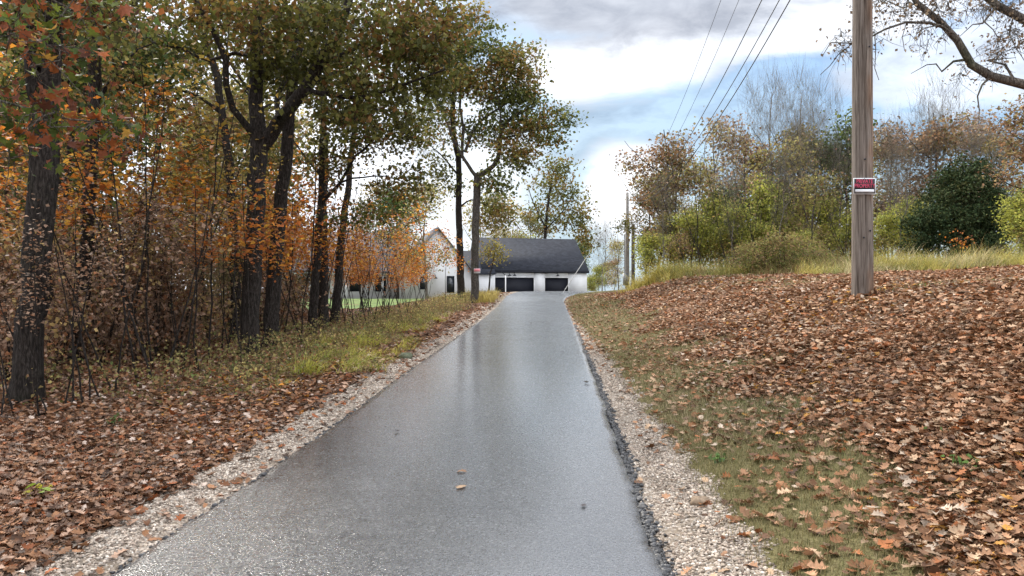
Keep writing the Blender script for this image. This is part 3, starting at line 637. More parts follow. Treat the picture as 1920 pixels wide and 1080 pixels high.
# --- G, H: the pair before the house
T = Tree(g(9)); Y = 36.5
T.limb(ground_first(px([(865, 553), (862, 450), (860, 385), (861, 320), (856, 280), (849, 230), (852, 150), (858, 90)], Y)), .195, .10, 10, .45)
T.limb(px([(861, 330), (835, 300), (805, 270)], Y), .06, .02, 6)
T.limb(px([(860, 390), (885, 375), (925, 390)], Y, 1), .05, .02, 6)
T.grow(pxb(Y, (800, 190, 55, 100, 44, 0, 2), (815, 310, 35, 30, 8, 0, 1), (930, 402, 38, 34, 30, 1, 1.2), (860, 110, 60, 80, 30, .5, 2), (850, 350, 40, 30, 6, 0, 1), (770, 60, 60, 60, 14)), n_leaf=46, size=.15, spread=.34, pal=OLIVE, wts=(6, 6, 3, 2, 1), zmin=4)
T.finish('oak_tree', 'dark straight oak trunk just in front of the white gable of the house')
T = Tree(g(10)); Y = 34.5
T.limb(ground_first(px([(890, 552), (891, 450), (893, 380), (895, 325)], Y)), .185, .17, 12, .35)
T.limb(px([(894, 332), (870, 300), (863, 285), (850, 262), (842, 240), (820, 190)], Y, -.5), .09, .04, 8)
T.limb(px([(866, 296), (868, 240), (862, 190), (868, 120), (872, 50)], Y, .5), .08, .03, 7)
T.limb(px([(896, 332), (925, 310), (936, 285), (940, 250), (958, 222), (1000, 200)], Y, 0), .13, .05, 8)
T.limb(px([(872, 285), (890, 240), (915, 217), (945, 197), (962, 178), (975, 130)], Y, .8), .08, .03, 7)
T.limb(px([(940, 252), (935, 190), (922, 140), (920, 80)], Y, -.8), .06, .02, 6)
T.limb(px([(938, 262), (975, 250), (1020, 240)], Y, -1), .05, .02, 6)
T.grow(pxb(Y, (905, 80, 75, 45, 42, 0, 1.8), (925, 170, 55, 45, 28, .3, 1.2), (900, 250, 45, 30, 12, .3, 1), (975, 185, 45, 35, 18, 0, 1), (965, 120, 55, 50, 34, 0, 1.5), (880, 160, 60, 45, 24, 0, 1.6), (985, 235, 55, 32, 36, 0, 1.4), (1045, 222, 40, 22, 14, 0, 1), (960, 290, 55, 24, 26, -.3, 1.2), (1000, 160, 30, 28, 12, 0, 1), (830, 130, 60, 70, 30, 0, 2), (835, 240, 50, 40, 16, 0, 1.2), (930, 345, 45, 18, 12, 0, 1), (925, 220, 35, 24, 8, 0, 1), (880, 25, 45, 18, 12, 0, 1), (1035, 262, 30, 14, 7, 0, 1)),
       n_leaf=52, size=.15, spread=.30, pal=[(.085, .105, .028), (.13, .145, .036), (.18, .17, .045), (.27, .15, .045), (.27, .21, .06)], wts=(5, 6, 4, 3, 1), zmin=6, tr=.018, thin=1.3)
T.finish('oak_tree', 'tall spreading grey trunked oak beside the driveway crest, small sign on it', barkm=BARK_MID)
# tree behind the garage, small tree before it
T = Tree(g(11)); Y = 92
T.limb(ground_first(px([(1020, 560), (1022, 440), (1028, 380), (1035, 330)], Y)), .3, .12, 7)
T.limb(px([(1024, 430), (1060, 390), (1080, 350)], Y), .12, .04, 5)
T.limb(px([(1024, 430), (1000, 380), (990, 350)], Y), .12, .04, 5)
T.grow(pxb(Y, (1035, 345, 45, 40, 24, 0, 2.5), (1075, 385, 30, 45, 22, 0, 2.5), (1020, 400, 50, 30, 20, 0, 2.5), (1050, 310, 25, 15, 6, 0, 2), (1092, 440, 18, 45, 18, 0, 2)), n_leaf=46, size=.34, spread=.8, pal=OLIVE, wts=(4, 5, 4, 2, 2))
T.finish('oak_tree', 'open crowned olive green tree rising behind the dark garage roof')
T = Tree(g(12)); Y = 41
T.limb(ground_first(px([(916, 552), (919, 515), (925, 490), (928, 460)], Y)), .06, .02, 6)
T.grow(pxb(Y, (925, 472, 26, 26, 26, 0, .7), (905, 470, 14, 22, 8, 0, .5)), n_leaf=20, size=.12, spread=.22, pal=[(.3, .24, .05), (.2, .18, .05), (.24, .13, .04)], wts=(3, 3, 1))
T.finish('sapling', 'small olive leaved sapling in front of the garage by the gable corner', cat='sapling')

# --- near maple with its leaves hanging into the picture
T = Tree(g(13)); Y = 6.0
b0 = np.array([-5.9, 6.0, 0]); b0[2] = H(b0[0], b0[1])
T.limb([b0-[0, 0, .1], b0+[.05, 0, 1.6], b0+[.1, .1, 3.6], b0+[0, 0, 6]], .10, .05, 9, .4)
T.limb([b0+[.07, 0, 2.2], P(-150, 150, Y), P(0, 190, Y-.1), P(140, 230, Y), P(260, 235, Y)], .03, .005, 5)
T.limb([b0+[.08, 0, 2.6], P(-150, 20, Y), P(20, 60, Y), P(130, 100, Y)], .03, .005, 5)
T.limb([b0+[.08, 0, 2.9], P(-180, -60, Y), P(30, -30, Y), P(140, 20, Y)], .03, .005, 5)
T.limb([b0+[.07, 0, 1.9], P(-150, 330, Y), P(-40, 300, Y), P(60, 290, Y)], .02, .005, 5)
T.grow(pxb(Y, (60, 215, 100, 35, 16, 0, .3), (190, 240, 70, 30, 9, 0, .2), (60, 90, 90, 40, 14, 0, .3), (60, 0, 110, 40, 14, 0, .3), (20, 280, 50, 25, 5, 0, .2)),
       n_leaf=9, size=.105, spread=.15, shape='maple', flat=.45, pal=[(.09, .11, .02), (.15, .05, .025), (.06, .09, .02), (.26, .08, .025), (.30, .17, .035)], wts=(4, 4, 3, 3, 1), clump=.3, twigs=2, droop=.5, tr=.003)
T.finish('maple_tree', 'close maple with large lobed red and green leaves hanging in front of the thick oak', barkm=BARK_GREY)

# --- saplings of the understorey: variants, then copies
def sapling(seed, h, pal, wts, nb, nl, size, stems=1, flat=.6, spread=.2, barkm=BARK_DARK, low=.45, r=.017):
    T = Tree(g(seed)); rg = T.rng
    for s_ in range(stems):
        p_ = [np.array([rg.normal(0, .12)*(s_ > 0), rg.normal(0, .12)*(s_ > 0), -.05])]; d = np.array([rg.normal(0, .12), rg.normal(0, .12), 1])
        for q in range(5): p_.append(p_[-1]+d*h*.19+rg.normal(0, .05, 3)*[1, 1, 0]*h*.18)
        T.limb(p_, r, .006, 5, .2, jit=.01)
    T.base = np.zeros(3)
    if nb: T.grow([((0, 0, h*.72), (h*.26, h*.26, h*.30), nb)], n_leaf=nl, size=size, spread=spread, pal=pal, wts=wts, flat=flat, twigs=2, zmin=h*low*.6, up=.05, clump=.25, tr=.003, thin=.6)
    return T
SAP = []
for nm, sd, h, pal, wts, nb, nl, sz, st, lab in (
    ('maple_sapling', 21, 4.4, ORANGE, (5, 5, 4, 3, 1), 20, 32, .10, 1, 'slender orange leaved maple sapling among the woodland trunks'),
    ('maple_sapling', 22, 3.6, ORANGE, (5, 3, 6, 1, 3), 17, 32, .10, 2, 'twin stemmed orange and rust maple sapling under the woodland trees'),
    ('dogwood_sapling', 23, 2.9, PINKB, (5, 4, 5, 2, 1), 24, 22, .07, 2, 'low dusky pink brown leaved sapling in the woodland understorey'),
    ('dogwood_sapling', 24, 3.6, PINKB, (3, 3, 6, 4, 2), 26, 18, .07, 3, 'many stemmed brown leaved sapling in the woodland understorey'),
    ('hickory_sapling', 25, 5.2, [(.30, .22, .05), (.22, .18, .05), (.38, .25, .05), (.18, .10, .04)], (4, 3, 3, 3), 24, 26, .085, 1, 'tall thin yellow olive sapling between the woodland trunks'),
    ('bare_sapling', 26, 4.6, PINKB, (3, 3, 6, 4, 2), 26, 2, .07, 2, 'almost bare thin dark sapling between the woodland trunks')):
    T = sapling(sd, h, pal, wts, nb, nl, sz, st); T.base = np.zeros(3); o = T.finish(nm, lab, nm.replace('_', ' ')+'s in the woods: '+lab.split(' sapling')[0], cat='sapling')
    kids[o.name] = list(o.children); SAP.append(o)
rng = np.random.default_rng(5)
used = set()
def place(o, x, y, sc, label=None, group=None, rz=None):
    loc = (x, y, float(H(x, y))-.02); rz = rng.random()*6.28 if rz is None else rz
    if o.name not in used:
        used.add(o.name); o.location = loc; o.rotation_euler = (0, 0, rz); o.scale = tuple(np.broadcast_to(sc, 3))
        if label: o['label'] = label
        if group: o['group'] = group
        return o
    return copy_tree(o, loc, rz, sc, label, group)
pts = []
tries = 0
while len(pts) < 84 and tries < 6000:
    tries += 1
    y = rng.uniform(7.5, 36); x = LX(y)-rng.uniform(2.6, 3.4)-abs(rng.normal(0, 1))*rng.uniform(1, 5)
    if x/y < -.78 or (y < 13 and x > -4.6) or (y < 10.2): continue
    if any((x-a)**2+(y-b_)**2 < (.35+.012*y)**2 for a, b_ in pts): continue
    pts.append((x, y))
for k, (x, y) in enumerate(pts):
    pxx = CX+x/y*F
    if pxx > 560: w_ = [3, 2, 2, 2, 1, 5]
    elif y < 14: w_ = [.7, .6, 4, 5, 1.5, 4]
    else: w_ = [2, 1.5, 3, 3, 3.5, 3]
    i_ = rng.choice(6, p=np.array(w_)/sum(w_)); place(SAP[i_], x, y, rng.uniform(.7, 1.15)*(.85 if pxx > 620 else 1))
# the row of orange leaved stems in front of the house
for k in range(13):
    y = rng.uniform(22, 30); x = (rng.uniform(640, 785)-CX)/F*y
    i_ = rng.choice([0, 1, 3, 5], p=[.3, .25, .1, .35]); place(SAP[i_], x, y, rng.uniform(.5, .82))

for (pxx, y, sc, i_) in ((330, 14, 1.1, 0), (520, 17.5, 1.1, 1), (455, 12.6, .95, 1), (235, 12.8, 1.15, 0), (15, 11.2, 1.1, 0), (30, 8.2, .62, 2), (120, 8.6, .7, 3), (190, 9.2, .7, 2), (75, 8.1, .6, 5), (215, 9.6, .8, 5), (560, 20, 1.15, 0), (755, 25, 1.0, 0), (290, 18, 1.3, 4), (180, 19, 1.3, 4), (835, 29, .8, 0)):
    place(SAP[i_], (pxx-CX)/F*y, y, sc)

# --- tall trees: variants and copies
def forest(seed, h, pal, wts, n, nl, size, spread, r, crown=(.62, .2, .36), barkm=BARK_DARK, limbs=4, clump=.5, flat=.35, twigs=3, lean=.03, thin=1., bare=False):
    T = Tree(g(seed)); rg = T.rng
    p_ = [np.array([0, 0, -.15])]; d = np.array([rg.normal(0, lean), rg.normal(0, lean), 1])
    for q in range(7): p_.append(p_[-1]+d*h*.135+rg.normal(0, .012, 3)*[h, h, 0])
    T.limb(p_, r, r*.2, 8, .45, step=.5); T.base = np.zeros(3)
    for q in range(limbs):
        k = rg.integers(3, 6); a = rg.random()*6.28; s0 = p_[k]; L = h*rg.uniform(.16, .26)*(.6 if bare else 1); dd = np.array([math.cos(a), math.sin(a), rg.uniform(.5, 1.2)])
        T.limb([s0, s0+dd*L*.5, s0+dd*L+[0, 0, L*.3]], r*.4, r*.1, 5, step=.5)
    bl = []
    for q in range(9):
        a = rg.random()*6.28; zz = crown[0]+crown[2]*rg.uniform(-.85, .85); rr_ = crown[1]*(1-abs(zz-crown[0])/crown[2]*.6)*rg.uniform(.2, 1.05)
        bl.append(((math.cos(a)*rr_*h, math.sin(a)*rr_*h, h*zz), (h*.095, h*.095, h*.075), n//9))
    if bare: bl = [((0, 0, h*.5), (h*.13, h*.13, h*.2), n//4), ((0, 0, h*.8), (h*.15, h*.15, h*.24), n*3//4)]
    T.grow(bl, n_leaf=nl, size=size, spread=spread, pal=pal, wts=wts, flat=flat, twigs=twigs, zmin=h*.25, clump=clump, thin=thin, wob=.03 if bare else .12, droop=-1.2 if bare else 0, up=-.12 if bare else .15)
    return T, barkm
YELLOWG = [(.36, .37, .07), (.25, .28, .06), (.42, .38, .09), (.14, .16, .04), (.32, .22, .08)]
BROWNP = [(.31, .21, .145), (.23, .155, .10), (.40, .30, .19), (.21, .17, .09), (.30, .26, .12)]
VAR = {}
for key, nm, args in (
    ('olive', 'oak_tree', (31, 12, OLIVE, (4, 5, 4, 2, 2), 190, 25, .19, .42, .12)),
    ('rust', 'oak_tree', (32, 12.5, RUST, (4, 3, 5, 3, 3), 190, 21, .19, .42, .12)),
    ('brown', 'hickory_tree', (33, 11, BROWNP, (4, 5, 3, 4, 2), 180, 18, .18, .42, .10)),
    ('yellow', 'hickory_tree', (34, 7.5, YELLOWG, (5, 4, 4, 2, 1), 160, 27, .16, .42, .06, (.56, .2, .42))),
    ('sparse', 'oak_tree', (36, 10, [(.30, .27, .09), (.28, .19, .10), (.38, .33, .12)], (4, 3, 3), 150, 18, .17, .42, .09, (.56, .2, .42))),
    ('green', 'oak_tree', (37, 9, [(.05, .08, .022), (.08, .12, .03), (.14, .16, .04)], (4, 4, 2), 170, 24, .18, .42, .11))):
    T, bk = forest(*args, barkm=BARK_GREY if key in ('yellow', 'sparse', 'brown') else BARK_DARK); VAR[key] = T.finish(nm, 'x '*4, 'x', bk)
T, bk = forest(35, 12.5, BROWNP, (1, 1, 1, 1, 1), 300, 0, .1, .6, .11, (.66, .15, .36), BARK_PALE, 3, twigs=3, thin=1.1, bare=True); VAR['bare'] = T.finish('bare_tree', 'x '*4, 'x', bk)
for o in VAR.values(): kids[o.name] = list(o.children)
# left wood depths
LAB = {'olive': 'dark olive leaved oak standing deeper in the woods on the downhill side of the driveway', 'rust': 'rust leaved oak standing deeper in the woods behind the near trunks',
       'brown': 'brown leaved hickory deep in the woods behind the near trunks', 'sparse': 'thin leaved tree deep in the woods with sky showing through', 'green': 'green leaved tree deep in the woods behind the near trunks', 'yellow': 'short yellow green tree deep in the woods behind the near trunks', 'bare': 'leafless tree deep in the woods behind the near trunks'}
pts = [(-4.9, 14), (-5.9, 9), (-7, 12.3)]; tries = 0
while len(pts) < 27 and tries < 5000:
    tries += 1
    y = 13+42*rng.random()**.8; x = -rng.uniform(.22, .80)*y-1.5
    if y > 38 and x/y > -.32: continue
    if x > LX(y)-4.5 or any((x-a)**2+(y-b_)**2 < (1.3+.03*y)**2 for a, b_ in pts): continue
    if -8.2 < x < -4 and 12.5 < y < 23: continue
    pts.append((x, y))
for (x, y) in pts[3:]:
    key = rng.choice(['olive', 'rust', 'brown', 'sparse', 'green'], p=[.18, .12, .14, .50, .06])
    place(VAR[key], x, y, rng.uniform(.75, 1.1), LAB[key], key+' trees deep in the left wood')
# trees round the house
for key, pxx, Y_, hpx, lab in (('sparse', 800, 60, 300, 'thin crowned tree just in front of the white gable'), ('green', 745, 66, 330, 'green tree rising over the grey roof of the house'), ('olive', 700, 84, 340, 'olive tree behind the grey roof ridge of the house'),
        ('sparse', 955, 90, 400, 'sparse tree behind the garage roof beside the spreading oak'), ('yellow', 975, 96, 400, 'yellowish tree behind the middle of the garage roof'), ('olive', 1000, 105, 395, 'olive tree behind the garage roof under the open crowned tree'),
        ('sparse', 905, 88, 330, 'thin leaved tree behind the corner between house and garage'), ('green', 1090, 110, 440, 'green tree just past the far end of the garage'),
        ('bare', 1130, 75, 420, 'small leafless tree between garage and meter pole'), ('sparse', 1160, 62, 430, 'thin pale leaved tree beside the meter pole'), ('yellow', 1120, 100, 480, 'low yellow tree in the gap past the garage'),
        ('rust', 1150, 110, 475, 'rusty tree far off in the gap past the garage'), ('yellow', 1108, 90, 505, 'small round yellow tree at the garage corner'), ('olive', 1135, 120, 490, 'far olive tree low in the gap beside the meter pole')):
    x = (pxx-CX)/F*Y_; hz = {'olive': 12, 'rust': 12.5, 'brown': 11, 'yellow': 7.5, 'sparse': 10, 'green': 9, 'bare': 12.5}[key]
    top = CZ+(HY-hpx)/F*Y_; sc = (top-float(H(x, Y_)))/hz; place(VAR[key], x, Y_, (sc*1.1, sc*1.1, sc), lab, lab)
# right wood, front rows placed by eye
RT = [('rust', 1232, 38, 238, 'rust topped oak at the driveway end of the wood on the bank'), ('brown', 1352, 40, 222, 'brown topped oak with a pale trunk in the wood on the bank, under the wires'),
      ('rust', 1400, 44, 245, 'rusty brown oak in the wood on the bank, second in from the wires'), ('yellow', 1290, 35, 370, 'low yellow green tree in the wood behind the golden grass mound'), ('yellow', 1330, 36, 330, 'yellow green tree below the brown topped oak'),
      ('olive', 1210, 42, 340, 'olive tree next to the meter pole at the end of the wood'), ('sparse', 1255, 46, 300, 'thin leaved tree behind the rust topped oak'), ('bare', 1435, 46, 170, 'tall leafless tree in the wood between the wires and the utility pole'),
      ('bare', 1490, 40, 165, 'tallest leafless pale tree in the wood beside the utility pole'), ('bare', 1540, 44, 190, 'leafless tree just before the dark green tree by the utility pole'), ('green', 1592, 40, 205, 'dark green tree partly hidden behind the near utility pole'),
      ('yellow', 1445, 36, 290, 'yellow green tree in the middle of the wood on the bank'), ('yellow', 1420, 33, 400, 'low yellow tree behind the bramble mound'), ('olive', 1480, 42, 260, 'olive crowned tree at the foot of the leafless pair'),
      ('sparse', 1530, 35, 300, 'thin leaved tree with a grey trunk near the fence rail'), ('yellow', 1560, 38, 330, 'yellow leaved tree directly beside the utility pole'), ('green', 1375, 37, 350, 'small green tree amid yellow leaves in the wood'),
      ('brown', 1655, 34, 250, 'brown leaved tree right behind the warning sign pole'), ('rust', 1730, 37, 205, 'rust crowned oak standing over the dark cedar'), ('brown', 1700, 40, 240, 'brown tree between the utility pole and the cedar'),
      ('bare', 1760, 40, 180, 'leafless tree showing its twigs above the cedar'), ('bare', 1690, 30, 300, 'leafless pale stemmed tree between utility pole and cedar'), ('brown', 1800, 38, 235, 'brown tree close behind the cedar'),
      ('yellow', 1660, 30, 380, 'low yellow green tree beside the utility pole on its uphill side'), ('rust', 1925, 24, 170, 'orange rust oak at the far uphill end of the wood'), ('yellow', 1915, 22, 330, 'yellow leaved tree below the orange rust oak beside the cedar'),
      ('sparse', 1620, 45, 260, 'thin leaved tree hidden mostly by the near utility pole'), ('sparse', 1310, 50, 260, 'thin leaved tree showing through gaps behind the rust topped oak'), ('olive', 1860, 36, 270, 'olive tree just beyond the cedar'), ('brown', 1840, 44, 220, 'tall brown tree behind the cedar and the olive tree'),
      ('yellow', 1215, 34, 420, 'low yellow green tree beside the meter pole'), ('olive', 1255, 36, 410, 'dark olive tree behind the golden grass mound'), ('sparse', 1395, 52, 300, 'far thin leaved tree in the middle of the wood'), ('sparse', 1455, 37, 232, 'tall thin leaved tan tree between the wires and the leafless pair'), ('olive', 1515, 41, 240, 'tall olive tree just behind the leafless pair'), ('sparse', 1275, 37, 285, 'thin leaved tan tree above the golden mound'), ('yellow', 1375, 34, 355, 'broad yellow green tree above the bramble mound'), ('yellow', 1600, 33, 370, 'yellow green tree half hidden by the near utility pole'), ('yellow', 1705, 31, 345, 'yellow green tree at the driveway side of the cedar'), ('yellow', 1505, 33, 420, 'low yellow tree right behind the fence rail')]
for key, pxx, Y_, hpx, lab in RT:
    x = (pxx-CX)/F*Y_; hz = {'olive': 12, 'rust': 12.5, 'brown': 11, 'yellow': 7.5, 'sparse': 10, 'green': 9, 'bare': 12.5}[key]
    top = CZ+(HY-hpx+14)/F*Y_; sc = (top-float(H(x, Y_)))/hz; wx = .92*sc*(1.25 if sc < .75 else 1.0); place(VAR[key], x, Y_, (wx, wx, sc), lab, lab)
pts = []; tries = 0
while len(pts) < 24 and tries < 3000:
    tries += 1; y = rng.uniform(36, 62); x = y*rng.uniform(.19, .74)
    if x < RX(y)+2 or any((x-a)**2+(y-b_)**2 < 6 for a, b_ in pts): continue
    pts.append((x, y))
for x, y in pts:
    key = rng.choice(['olive', 'rust', 'brown', 'sparse', 'yellow'], p=[.15, .15, .25, .25, .2])
    top = CZ+(HY-rng.uniform(290, 400))/F*y; hz = {'olive': 12, 'rust': 12.5, 'brown': 11, 'yellow': 7.5, 'sparse': 10}[key]
    place(VAR[key], x, y, (top-float(H(x, y)))/hz, 'one of the '+{'olive': 'olive', 'rust': 'rust coloured', 'brown': 'brown', 'sparse': 'thinly leaved', 'yellow': 'yellow green'}[key]+' trees filling the back of the wood above the bank', key+' trees filling the back of the right wood')
for k, (pxx, Y_, hpx) in enumerate(((1245, 33, 330), (1320, 34, 260), (1372, 33, 300), (1415, 37, 240), (1462, 31, 280), (1512, 36, 220), (1548, 33, 280), (1575, 36, 250), (1648, 31, 270), (1675, 33, 230), (1718, 33, 250), (1745, 36, 210), (1835, 35, 230), (1885, 30, 240))):
    x = (pxx-CX)/F*Y_; sc = (CZ+(HY-hpx)/F*Y_-float(H(x, Y_)))/12.5
    if k in (1, 3, 6, 8, 10): continue
    place(VAR['bare'], x, Y_, (sc*.8, sc*.8, sc), 'slim pale leafless tree among yellow trees', 'slim pale leafless trees in the wood on the bank')
# bare pale stems and brown shrubs at the wood's front
for k in range(16):
    y = rng.uniform(27, 34); x = y*rng.uniform(.17, .48); 
    if x < 6.5: continue
    place(SAP[5], x, y, rng.uniform(.7, 1.2), 'thin bare sapling standing behind the golden grass on the bank', 'bare saplings behind the golden grass')
for (pxx, Y_, sc) in ((1270, 30, .62), (1282, 30.5, .55)):
    x = (pxx-CX)/F*Y_; place(SAP[3], x, Y_, sc, 'reddish brown upright shrub growing out of the golden grass', 'reddish shrubs in the golden grass')

# --- brown thicket bushes under the left wood and brambles on the bank
BUSH = []
for sd, pal, nm, lab in ((51, PINKB, 'thicket_bush', 'dense dusky brown thicket bush in the woods'), (52, [(.16, .14, .06), (.22, .15, .08), (.12, .10, .05), (.28, .2, .1)], 'thicket_bush', 'olive brown thicket bush in the woods'), (53, [(.28, .22, .08), (.22, .23, .06), (.30, .19, .10), (.15, .16, .05)], 'bramble_bush', 'low tangled brown green bramble bush on the bank top')):
    T = Tree(g(sd)); rg = T.rng
    for q in range(7):
        a = rg.random()*6.28; e = np.array([math.cos(a)*rg.uniform(.2, .9), math.sin(a)*rg.uniform(.2, .9), rg.uniform(1.0, 2.0)])
        T.limb([np.array([0, 0, -.05]), e*[.4, .4, .55], e], .016, .005, 4)
    T.base = np.zeros(3)
    T.grow([((0, 0, .9), (1.15, 1.15, .85), 60), ((rg.normal(0, .5), rg.normal(0, .5), 1.7), (.6, .6, .5), 22)], n_leaf=26, size=.085, spread=.2, pal=pal, wts=[3]*len(pal), twigs=3, tr=.003, thin=.6, zmin=.1)
    o = T.finish(nm, lab, lab, cat='bush'); kids[o.name] = list(o.children); BUSH.append(o)
n_ = 0; tries = 0; bp = []
while n_ < 30 and tries < 5000:
    tries += 1; y = rng.uniform(14, 46); x = -rng.uniform(.16, .80)*y-3
    if x > LX(y)-5 or (y > 30 and x > -.46*y) or any((x-a)**2+(y-b_)**2 < 2.6 for a, b_ in bp): continue
    bp.append((x, y)); n_ += 1; sz = rng.uniform(.8, 1.35); place(BUSH[int(rng.random() < .4)], x, y, (sz, sz, sz*rng.uniform(.7, 1.25)))
for (pxx, Y_, sc) in ((20, 10.6, .8), (110, 12, .85), (200, 12.5, .8), (250, 15, 1), (330, 14.6, .8), (-60, 11, .9), (390, 17, .9), (60, 14, 1.1), (160, 16, 1.1), (300, 20, 1.2), (560, 25, .8), (430, 21, 1)):
    place(BUSH[0 if Y_ < 16 else 1], (pxx-CX)/F*Y_, Y_, (sc, sc, sc*1.15))
for (pxx, Y_, sc) in ((1435, 25.6, .62), (1470, 25.2, .68), (1505, 25.8, .6), (1405, 26.8, .5), (1530, 26, .45), (1395, 30, .6)):
    place(BUSH[2], (pxx-CX)/F*Y_, Y_, (sc*1.35, sc*1.2, sc))
n_ = 0; tries = 0; bp = []
while n_ < 8 and tries < 5000:
    tries += 1; y = rng.uniform(42, 74); x = -rng.uniform(.36, .80)*y
    if any((x-a)**2+(y-b_)**2 < 12 for a, b_ in bp): continue
    bp.append((x, y)); n_ += 1; key = rng.choice(['sparse', 'rust', 'brown']); place(VAR[key], x, y, rng.uniform(.7, 1.0), LAB[key], key+' trees deep in the left wood')

# --- cedar
T = Tree(g(41)); x0 = P(1790, 450, 27); x0[2] = H(x0[0], x0[1])
T.limb([x0-[0, 0, .1], x0+[0, 0, 2], x0+[.2, 0, 3.0], x0+[.4, 0, 3.9]], .14, .03, 8, .3)
T.grow([(x0+[.2, 0, 1.1], (2.1, 1.6, 1.1), 100), (x0+[.25, 0, 2.3], (1.5, 1.4, 1.0), 80), (x0+[.4, 0, 3.2], (.75, .9, .7), 30), (x0+[-.4, 0, 2.7], (.7, .7, .6), 16), (x0+[-1.1, -.3, 1.3], (.8, .8, .9), 30), (x0+[1.6, 0, 1.3], (.9, .9, 1.0), 34)],
       n_leaf=110, size=.085, spread=.17, pal=[(.025, .045, .018), (.04, .065, .025), (.065, .09, .035), (.10, .11, .045)], wts=(4, 5, 4, 2), flat=.1, twigs=1, up=-.05, clump=.3)
T.finish('cedar_tree', 'dense dark green cedar on the bank top beyond the tall grass', leafm=attr_mat('needles', .8, .1, .15))
x = P(1800, 440, 24.0); x[2] = H(x[0], x[1])
T = Tree(g(42)); T.limb([x, x+[0.05, 0, .7], x+[-.1, 0, 1.3]], .02, .006, 5); T.grow([(x+[0, 0, .8], (.4, .4, .4), 12)], n_leaf=7, size=.07, spread=.12, pal=ORANGE, wts=(4, 3, 4, 1, 3), twigs=1, tr=.003)
T.finish('shrub', 'small orange leaved shrub in front of the dark cedar', cat='shrub')

# --- overhanging bare limb of a tree standing outside the frame
T = Tree(g(43)); Y = 12.0
bx_ = 10.6; bz = float(H(bx_, Y))
T.limb([(bx_, Y, bz-.1), (bx_, Y, bz+1.5), (bx_-.1, Y, bz+3), (bx_-.05, Y, bz+6)], .27, .16, 12, .4)
T.limb([(bx_-.1, Y, bz+2.9), P(2080, 195, Y), P(1985, 180, Y), P(1920, 160, Y), P(1860, 143, Y), P(1820, 122, Y), P(1798, 80, Y), P(1765, 42, Y), P(1722, 5, Y), P(1690, -60, Y)], .11, .035, 9)
T.limb([(bx_-.05, Y, bz+5), P(2040, 70, Y), P(1925, 38, Y), P(1870, 8, Y), P(1820, -30, Y)], .12, .06, 9)
Lm = [([(1772, 52), (1740, 42), (1700, 41), (1665, 52), (1636, 67), (1600, 80), (1560, 80), (1542, 105)], .028), ([(1808, 112), (1785, 118), (1768, 133), (1756, 122), (1735, 124), (1708, 138)], .025), ([(1858, 143), (1838, 158), (1830, 182), (1838, 205), (1834, 232)], .022),
      ([(1790, 65), (1760, 55), (1735, 52), (1718, 62)], .018), ([(1905, 155), (1885, 120), (1850, 112), (1870, 110), (1905, 108)], .025), ([(1640, 66), (1642, 95), (1640, 125), (1648, 150)], .010), ([(1870, 10), (1845, 40), (1820, 45), (1800, 68)], .02), ([(1600, 80), (1570, 105), (1552, 118), (1538, 140)], .010),
      ([(1900, 30), (1885, 60), (1905, 85), (1925, 120)], .015), ([(1845, 40), (1860, 60), (1885, 95)], .012), ([(1720, 5), (1690, 10), (1660, 0), (1640, 10)], .016), ([(1700, 41), (1690, 70), (1696, 95)], .008)]
for k, (pl, r) in enumerate(Lm): T.limb(px(pl, Y, (-.6, .5, -.3)[k % 3]), r, .005, 5, jit=.02)
T.grow(pxb(Y, (1610, 75, 55, 30, 26, 0, .4), (1700, 20, 60, 30, 30, 0, .5), (1800, 10, 80, 30, 40, 0, .5), (1880, 70, 50, 50, 36, 0, .5), (1730, 70, 60, 30, 16, 0, .4), (1850, 130, 60, 20, 14, 0, .4), (1890, 10, 50, 30, 24, 0, .5), (1640, 0, 50, 25, 20, 0, .5)),
       n_leaf=5, size=.055, spread=.13, pal=[(.2, .14, .09), (.14, .10, .07), (.26, .2, .13)], wts=(2, 2, 1), twigs=4, droop=.55, thin=.7, tr=.003, zmin=4.4)
T.finish('bare_tree', 'nearly leafless tree whose crooked limb reaches in over the bank towards the utility pole', barkm=BARK_GREY)

# ------------------------------------------------------------------ buildings
WALL, t, b = mat('white_siding', .55, .3)
sep = N(t, 'ShaderNodeSeparateXYZ'); t.links.new(OBJ(t), sep.inputs[0])
fr = M(t, 'FRACT', M(t, 'MULTIPLY', sep.outputs[2], 5.2)); n_, _ = NOISE(t, OBJ(t), .8, 5)
t.links.new(ramp(t, n_, [(.3, (.60, .60, .60)), (.7, (.70, .70, .70))]), b.inputs['Base Color']); bump(t, b, fr, .8, .02)
ROOF, t, b = mat('dark_shingles', .85, .25)
br = N(t, 'ShaderNodeTexBrick'); t.links.new(mapv(t, OBJ(t), (1, 1, 1)), br.inputs[0]); br.inputs['Scale'].default_value = 1.0
br.inputs['Brick Width'].default_value = .33; br.inputs['Row Height'].default_value = .14; br.inputs['Mortar Size'].default_value = .01
br.inputs['Color1'].default_value = (.013, .015, .022, 1); br.inputs['Color2'].default_value = (.025, .029, .040, 1); br.inputs['Mortar'].default_value = (.012, .013, .017, 1)
n_, _ = NOISE(t, OBJ(t), 3, 6, .7)
t.links.new(MIX(t, 1.0, br.outputs[0], ramp(t, n_, [(.3, (.7,)*3), (.7, (1.25,)*3)]), 'MULTIPLY'), b.inputs['Base Color']); bump(t, b, br.outputs[1], .4, .02)
ROOFG = solid('grey_shingles', (.13, .13, .14), .85, .2, .2, 5)
BLACK = solid('black_paint', (.010, .011, .017), .6, .2, .2)
TRIMW = solid('white_trim', (.68, .68, .68), .5, .3, .05)
GLASS, t, b = mat('window_glass', .08, .6); b.inputs['Base Color'].default_value = (.02, .025, .03, 1)
METAL = solid('grey_metal', (.33, .34, .36), .45, .5, .15, 10, .6)
